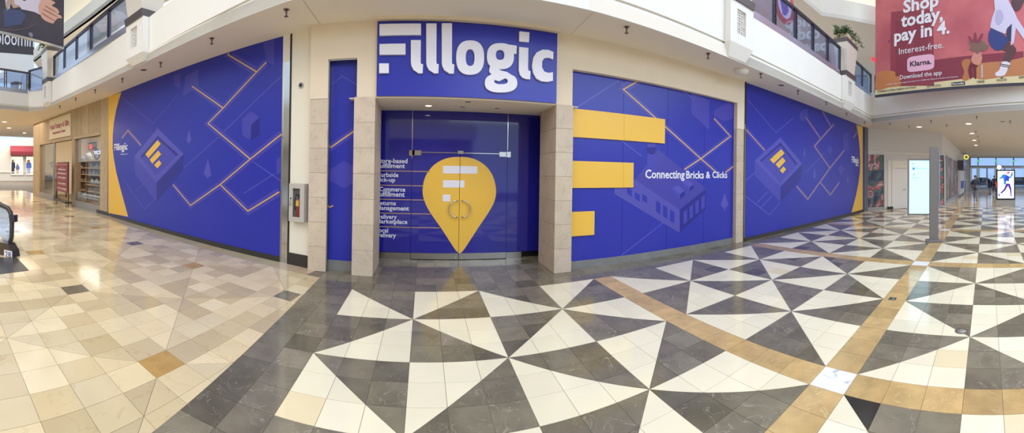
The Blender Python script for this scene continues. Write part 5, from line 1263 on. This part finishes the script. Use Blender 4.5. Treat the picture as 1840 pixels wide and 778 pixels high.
cb = thing('corridor_counter', 'pale blue-grey counter screen by the corridor shop front', 'counter', CP.at(cpp(1731), 0, .3)); b = MB(); ua = cpp(1730.5); b.obox(CP, ua, ua+2.2, 0.002, 1.25, .04, .35); b.build('panel', mat('counter_grey', (168, 176, 196), .4), cb); b = MB(); b.obox(CP, ua-.04, ua+2.24, 1.25, 1.3, .04, .4); b.build('top', m_f1, cb)
# entrance wall
EN = Plane((44, 2.2), (44, -8)); eu = lambda x, y=320: EN.pp(x, y)[0]
wen = sempty('wall_entrance'); zd, zh = 2.95, 4.05
m_alu = mat('aluminium_frame', (168, 172, 184), .4, .4)
b = MB(); b.obox(EN, -.2, eu(1743.5), 0, T, -.2, 0); b.obox(EN, eu(1743.5), EN.len, zh, T+.4, -.2, 0); b.build('panel', m_rw, wen)
m_sky = thin_glass('door_glass', (214, 228, 246), .04)
bars_ = [1743.5, 1757.5, 1789.5, 1821, 1852]
for i in range(4):
    w_ = sempty('window_%d' % (20+i)); ua, ub = eu(bars_[i]), eu(bars_[i+1]); b = MB(); b.obox(EN, ua+.06, ub-.06, zd+.1, zh, -.05, -.04); b.build('pane', m_sky, w_)
    b = MB(); b.obox(EN, ua-.07, ua+.07, 0, zh, -.1, .06); b.obox(EN, ua, ub, zd-.15, zd+.1, -.1, .05); b.build('frame', m_alu, w_)
    d_ = sempty('door_%d' % (4+i)); n_ = 2 if i in (1, 2) else 1
    for k in range(n_):
        a = ua+.1+(ub-ua-.2)*k/n_; c = ua+.1+(ub-ua-.2)*(k+1)/n_
        b = MB(); b.obox(EN, a+.09, c-.09, .2, zd-.25, -.045, -.035); b.build('pane', m_sky, d_)
        b = MB()
        for q in ((a, a+.09, .02, zd-.16), (c-.09, c, .02, zd-.16), (a+.09, c-.09, .02, .2), (a+.09, c-.09, zd-.25, zd-.16)): b.obox(EN, *q, -.06, -.02)
        b.build('frame', m_alu, d_)
        b = MB(); b.obox(EN, c-.16, c-.10, .95, 1.15, -.02, .04); b.build('handle', m_alu, d_)
for x, lab in ((1759, 'green exit light left of the entrance doors'), (1790, 'middle green exit light over the entrance'), (1822, 'right green exit light over the entrance')):
    u, z = EN.pp(x, 289); t = thing('exit_light', lab, 'sign', EN.at(u, z, .1)); b = MB(); b.obox(EN, u-.16, u+.16, z-.1, z+.1, .08, .14); b.build('panel', mat('exit_green', (90, 200, 150), .5, emit=(80, 220, 150), es=.7), t); b = MB(); b.obox(EN, u-.02, u+.02, z+.1, zh, .09, .12); b.build('rod', m_dark, t)
b = MB(); b.box((46, -12, -.2), (75, 8, -.02)); struct(b.build('pavement', mat('outside_paving', (150, 154, 160), .8)))
for i, (x, y, w_, h, lab) in enumerate(((54, .2, 4.2, 1.55, 'dark parked car beyond the entrance doors at the left'), (58, -5.6, 4.4, 1.6, 'second dark parked car beyond the entrance doors'))):
    c = thing('car', lab, 'car', (x, y, 0)); mc = mat('car_paint_dark', (36, 40, 52), .3)
    sec = [(-w_/2, .35), (-w_/2, .8), (-w_*.36, .92), (-w_*.22, h), (w_*.2, h), (w_*.36, .95), (w_/2, .85), (w_/2, .35)]
    b = MB(); b.prism([(x-.9, y+a, z) for a, z in sec], [(x+.9, y+a, z) for a, z in sec]); b.build('body', mc, c)
    b = MB(); sec2 = [(-w_*.30, .96), (-w_*.2, h-.08), (w_*.18, h-.08), (w_*.3, .98)]; b.prism([(x-.91, y+a, z) for a, z in sec2], [(x-.9, y+a, z) for a, z in sec2]); b.build('side_window', m_glass, c)
    for a in (-w_*.3, w_*.3):
        b = MB(); n = 16; ring = [(y+a+.33*math.cos(2*PI*k/n), .33+.33*math.sin(2*PI*k/n)) for k in range(n)]; b.prism([(x-.93, p_, z) for p_, z in ring], [(x-.7, p_, z) for p_, z in ring]); b.build('wheel', m_blk, c)

# ---- advertising kiosk
KI = Plane((20.15, -.77), (20.15, -1.83)); L = KI.len; zt = KI.pp(1806, 305)[1]; zs0 = KI.pp(1806, 357)[1]
kt = thing('advertising_kiosk', 'freestanding kiosk with a bright screen of a dancer in a blue suit', 'kiosk', KI.at(L/2, 0, -.15))
b = MB(); b.obox(KI, 0, L, .01, zt, -.3, 0); b.build('case', m_blk, kt); b = MB(); b.obox(KI, -.01, L+.01, .005, zs0-.08, -.31, .02); b.build('plinth', m_steel, kt)
(ua, za), (ub, zb) = KI.pp(1792, 355), KI.pp(1820.5, 308)
b = MB(); b.obox(KI, .07, L-.07, zs0+.02, zt-.07, 0, .006); sc_ = b.build('screen', mat('kiosk_screen', (246, 246, 252), .3, emit=(240, 240, 255), es=.95), kt)
oI, kI = (1730, 290), .11567
def ki(pts, nm, c, off=.007, es=.8):
    b = MB(); b.plate(KI, KI.px(pts, oI, kI), off, off+.002); b.build(nm, mat('glow_%d_%d_%d' % c, c, .4, emit=c, es=es), kt)
ki([(612, 205), (665, 200), (700, 225), (735, 240), (762, 165), (778, 168), (775, 215), (745, 258), (715, 262), (718, 312), (675, 300), (668, 358), (635, 352), (640, 310), (622, 258), (570, 278), (555, 270), (600, 235)], 'lit_jacket', (30, 120, 200))
ki([(670, 210), (725, 235), (715, 300), (672, 300), (660, 330), (650, 300)], 'lit_jacket_shade', (40, 60, 180), .010)
ki([(672, 345), (730, 345), (755, 420), (758, 535), (745, 540), (730, 440), (705, 380), (685, 400), (660, 450), (600, 500), (580, 490), (640, 430)], 'lit_trousers', (70, 40, 150))
ki([(680, 172), (700, 158), (725, 168), (720, 195), (695, 205), (678, 192)], 'lit_face', (226, 130, 150)); ki([(695, 158), (728, 160), (726, 185)], 'lit_hair', (120, 60, 120), .010)
ki([(555, 490), (575, 515), (580, 530), (560, 545), (550, 520)], 'lit_shoe', (60, 80, 130)); ki([(742, 530), (760, 530), (760, 545), (744, 543)], 'lit_shoe', (60, 80, 130))
b = MB(); (u, z) = KI.pp(1788.8, 332); b.obox(KI, -.03, .0, z-.16, z+.18, -.1, -.02); b.build('red_edge', mat('red_glow', (230, 70, 60), .5, emit=(255, 70, 60), es=1.2), kt)
(u, z) = KI.pp(1795.5, 300.6); R = [(u+.135*math.cos(i*PI/12), z+.135*math.sin(i*PI/12)) for i in range(24)]
b = MB(); b.plate(KI, R, -.04, .0); b.build('info_disc', mat('disc_white', (246, 250, 250), .4, emit=(240, 250, 250), es=.8), kt); text('letter_i', 'i', KI, u-.014, z-.07, .028, .14, .001, m_blk, kt, .002, .01)
b = MB(); b.plate(KI, [(u+(a-u)*1.2, z+(c-z)*1.2) for a, c in R], -.05, -.041); b.build('disc_rim', m_blk, kt)

# ---- wayfinding post with hanging lit screen
TPt = Plane((9.10, 1.36), (9.16, 1.14)); wt = thing('wayfinding_post', 'grey wayfinding post with a pale blue lit directory screen on its side', 'sign', (9.2, 1.25, 0))
zt = TPt.pp(1680, 264)[1]; L = TPt.len
b = MB(); b.obox(TPt, 0, L-.02, .05, zt, -.10, 0); b.build('post', mat('post_grey', (128, 122, 120), .45), wt)
b = MB(); b.obox(TPt, L-.02, L, .06, zt-.03, -.09, -.01); b.build('bluelit_edge', mat('edge_bluelit', (120, 124, 170), .3), wt)  # blue light on the post's right edge is put into this colour
b = MB(); b.obox(TPt, -.09, L+.08, .002, .055, -.22, .10); b.build('base_plate', mat('post_grey', (128, 122, 120), .45), wt)
SPn = Plane((9.0, 1.93), (9.12, 1.37)); sL = SPn.len; z1, z0 = SPn.pp(1650, 285)[1], SPn.pp(1650, 387)[1]
b = MB(); b.obox(SPn, 0, sL, z0, z1, -.10, 0); fr = b.build('screen_case', mat('post_grey', (128, 122, 120), .45), wt)
b = MB(); b.obox(SPn, .045, sL-.01, z0+.045, z1-.05, 0, .004); b.build('screen', mat('screen_cyan', (186, 232, 244), .2, emit=(178, 228, 244), es=.85), fr)
oW, kW = (1600, 260), .24440
m_ink2 = mat('screen_ink', (126, 150, 160), .5)
def wtx(s, a, c, M=m_ink2, bd=0): (ua, za), (ub, zb) = [SPn.pp(oW[0]+kW*x, oW[1]+kW*y) for x, y in (a, c)]; text('lettering', s, SPn, ua, za, ub-ua, zb-za, .004, M, fr, .001, bd)
wtx('Blue Parking', (190, 183), (266, 168)); wtx("Macy's", (157, 250), (203, 237))
for cen, ang in (((167, 145), 90), ((170, 220), 0)):
    u, z = SPn.pp(oW[0]+kW*cen[0], oW[1]+kW*cen[1]); r = .028; ca, sa = math.cos(math.radians(ang)), math.sin(math.radians(ang)); b = MB()
    rot = lambda pts: [(u+x*ca-y*sa, z+x*sa+y*ca) for x, y in pts]
    b.plate(SPn, rot([(-r*1.3, -.003), (r*1.2, -.003), (r*1.2, .003), (-r*1.3, .003)]), .004, .006); b.plate(SPn, rot([(r*1.3, 0), (r*.2, r), (r*.2-.006, r-.006), (r*1.3-.009, 0)]), .0045, .0065); b.plate(SPn, rot([(r*1.3, 0), (r*1.3-.009, 0), (r*.2-.006, -r+.006), (r*.2, -r)]), .0045, .0065); b.build('arrow', m_dark, fr)
u, z = SPn.pp(oW[0]+kW*170, oW[1]+kW*176); b = MB(); b.plate(SPn, [(u+.032*math.cos(i*PI/10), z+.032*math.sin(i*PI/10)) for i in range(20)], .004, .006); b.build('blue_disc', mat('disc_blue', (30, 110, 200), .4, emit=(30, 110, 200), es=.7), fr)
text('letter_p', 'P', SPn, u-.009, z-.014, .018, .028, .006, m_let, fr, .001, .0)

# ---- floor covers
for x, y, r, lab, sq in ((1604, 537, .07, 'small square metal floor socket cover in the gold marble band', True), (1728, 595, .075, 'round metal floor cover in the dark marble right of the gold band', False)):
    p = fl(x, y); t = thing('floor_cover', lab, 'floor cover', (p.x, p.y, 0)); b = MB()
    n = 4 if sq else 20; a0_ = PI/4 if sq else 0
    vs = [(p.x+q*math.cos(a0_+2*PI*k/n), p.y+q*math.sin(a0_+2*PI*k/n), zz) for q, zz in ((r, .0035), (r*.75, .0045), (r*.75, .002), (r, .001)) for k in range(n)]
    b.add(vs, [(a*n+k, a*n+(k+1) % n, ((a+1) % 4)*n+(k+1) % n, ((a+1) % 4)*n+k) for a in range(4) for k in range(n)]); b.build('rim', m_steel if not sq else m_dark, t)
    b = MB(); b.lathe((p.x, p.y, .0012), [(r*.74, 0), (r*.74, .001)], n); o_ = b.build('lid', m_curb if sq else mat('cover_lid', (150, 146, 138), .3), t)
    if sq: o_.data.transform(Matrix.Rotation(PI/4, 4, 'Z'))

# ---- queue post
d = ray(1779, 330); sx = 34; k_ = sx/d.x; qp = thing('queue_post', 'thin dark stand with crossbar before the entrance doors', 'stand', (sx, d.y*k_, 0)); yy = d.y*k_
b = MB(); b.lathe((sx, yy, .002), [(.22, 0), (.22, .02), (.04, .04)], 16); b.build('base', m_dark, qp); b = MB(); b.tube([(sx, yy, .03), (sx, yy, 1.5)], .03, 8); b.build('pole', m_dark, qp); b = MB(); b.tube([(sx, yy+.5, 1.35), (sx, yy-.5, 1.35)], .03, 8); b.build('crossbar', m_dark, qp)

# ================================================================== PEOPLE
def skin(verts, edges, rad, name, M, parent, sub=2, root=0):
    me = bpy.data.meshes.new('s'); me.from_pydata([tuple(v) for v in verts], edges, []); o = bpy.data.objects.new('s', me); C.objects.link(o)
    md = o.modifiers.new('k', 'SKIN')
    for i, r in enumerate(rad):
        s = me.skin_vertices[0].data[i]; s.radius = r if isinstance(r, tuple) else (r, r); s.use_root = (i == root)
    sb_ = o.modifiers.new('s', 'SUBSURF'); sb_.levels = sub; sb_.render_levels = sub
    dg = bpy.context.evaluated_depsgraph_get(); me2 = bpy.data.meshes.new_from_object(o.evaluated_get(dg)); C.objects.unlink(o); bpy.data.objects.remove(o)
    b = MB(); b.add([tuple(v.co) for v in me2.vertices], [tuple(p.vertices) for p in me2.polygons], smooth=True); bpy.data.meshes.remove(me2)
    return b.build(name, M, parent)
def person(label, x, y, face, coat, trou, hairc, pose=1):
    t = thing('person', label, 'person', (x, y, 0)); ca, sa = math.cos(face), math.sin(face)
    W = lambda lx, ly, z: (x + lx*ca - ly*sa, y + lx*sa + ly*ca, z)     # lx: forward, ly: to the figure's left
    ms = mat('skin_tone', (196, 150, 126), .6)
    J = dict(pel=(0, 0, .95), wai=(0, 0, 1.12), che=(.01, 0, 1.33), nk0=(0, 0, 1.48), nk=(.015, 0, 1.56), hd=(.03, 0, 1.64), tp=(.02, 0, 1.74),
             sl=(0, .17, 1.43), el=(-.02, .25, 1.16), wl=(.20, .13, 1.04), sr=(0, -.17, 1.43), er=(-.03, -.26, 1.17), wr=(.17, -.12, 1.02),
             hl=(0, .09, .92), kl=(.10*pose, .10, .50), al=(.12*pose, .09, .09), fl=(.26*pose, .10, .035), hr=(0, -.09, .92), kr=(-.02, -.09, .50), ar=(-.20*pose, -.08, .12), fr=(-.08*pose, -.08, .035))
    R = dict(pel=.13, wai=.12, che=(.15, .12), nk0=.07, nk=.052, hd=(.082, .098), tp=.06, sl=.062, el=.045, wl=.028, sr=.062, er=.045, wr=.028, hl=.09, kl=.058, al=.038, fl=.035, hr=.09, kr=.058, ar=.038, fr=.035)
    E = [('pel', 'wai'), ('wai', 'che'), ('che', 'nk0'), ('nk0', 'nk'), ('nk', 'hd'), ('hd', 'tp'), ('che', 'sl'), ('sl', 'el'), ('el', 'wl'), ('che', 'sr'), ('sr', 'er'), ('er', 'wr'), ('pel', 'hl'), ('hl', 'kl'), ('kl', 'al'), ('al', 'fl'), ('pel', 'hr'), ('hr', 'kr'), ('kr', 'ar'), ('ar', 'fr')]
    K = list(J); skin([W(*J[k]) for k in K], [(K.index(a), K.index(c)) for a, c in E], [R[k] for k in K], 'body', ms, t)
    def sub(keys, ed, rr, nm, M, extra=None):
        V = [W(*(J[k] if isinstance(k, str) else k)) for k in keys]; skin(V, ed, rr, nm, M, t)
    sub(['pel', 'wai', 'che', (0, 0, 1.47), 'sl', 'el', (.155, .145, 1.06), 'sr', 'er', (.125, -.135, 1.04), (0, 0, .84)], [(0, 1), (1, 2), (2, 3), (2, 4), (4, 5), (5, 6), (2, 7), (7, 8), (8, 9), (0, 10)], [.165, .155, (.19, .15), .085, .085, .064, .046, .085, .064, .046, .165], 'jacket', mat('cloth_%d_%d_%d' % coat, coat, .8))
    mt = mat('cloth_%d_%d_%d' % trou, trou, .8)
    sub(['pel', 'hl', 'kl', (J['al'][0], J['al'][1], .13), 'hr', 'kr', (J['ar'][0], J['ar'][1], .16)], [(0, 1), (1, 2), (2, 3), (0, 4), (4, 5), (5, 6)], [.14, .115, .08, .07, .115, .08, .07], 'trousers', mt)
    for s in ('l', 'r'):
        a, f = J['a'+s], J['f'+s]; b = MB(); c = W((a[0]+f[0])/2+.01, a[1], .045); sub([(a[0]-.05, a[1], .05), ((a[0]+f[0])/2, a[1], .055), (f[0]+.03, f[1], .045)], [(0, 1), (1, 2)], [.048, .05, .04], 'shoe', m_blk)
        w0 = Vector(J['w'+s]); sg = 1 if s == 'l' else -1; dirn = Vector((.6, -.75*sg, -.12)).normalized(); side = Vector((.5, .3*sg, .8)).normalized()
        pal = w0 + dirn*.05; V = [w0, pal]; Ed = [(0, 1)]; Rr = [.026, .032]
        sub([tuple(w0), tuple(pal)], [(0, 1)], [.028, .034], 'hand', ms)
        for q in range(5):
            if q < 4: b0 = pal + dirn*.02 + side*(.027-.018*q); Lf = (.055, .062, .058, .046)[q]; m1 = b0 + dirn*Lf*.55; e1_ = m1 + (dirn*.7 - Vector((0, 0, .6)))*Lf*.5
            else: b0 = pal - dirn*.01 + side*.03; m1 = b0 + (side*.8+dirn*.5)*.03; e1_ = m1 + dirn*.03
            sub([tuple(b0), tuple(m1), tuple(e1_)], [(0, 1), (1, 2)], [.0095, .009, .008], 'finger', ms)
    b = MB(); b.ball(W(.0, 0, 1.705), .105, 8, (1, .92, .78)); b.build('hair', mat('hair_%d_%d_%d' % hairc, hairc, .7), t)
    b = MB(); b.tube([W(.115, 0, 1.665), W(.145, 0, 1.635), W(.115, 0, 1.625)], [.008, .013, .01], 6); b.build('nose', ms, t)
    for s in (-1, 1):
        b = MB(); b.ball(W(.108, .033*s, 1.665), .011, 5); b.build('eye', m_blk, t); b = MB(); b.ball(W(.02, .088*s, 1.645), .022, 5, (.6, .5, 1)); b.build('ear', ms, t)
    b = MB(); b.tube([W(.112, .024, 1.6), W(.118, 0, 1.598), W(.112, -.024, 1.6)], .006, 5); b.build('mouth', mat('lip_tone', (150, 90, 84), .6), t)
    return t
p = fl(1752.5, 360.5); person('man in a dark jacket and grey trousers walking down the corridor toward the camera', p.x, p.y, PI - .05, (50, 60, 88), (128, 134, 150), (44, 36, 32))
d = ray(1786.5, 330); k_ = 36/d.x; person('person in dark clothes standing behind the bright kiosk', 36, d.y*k_, PI+.2, (52, 52, 70), (60, 64, 84), (40, 34, 34), .5)
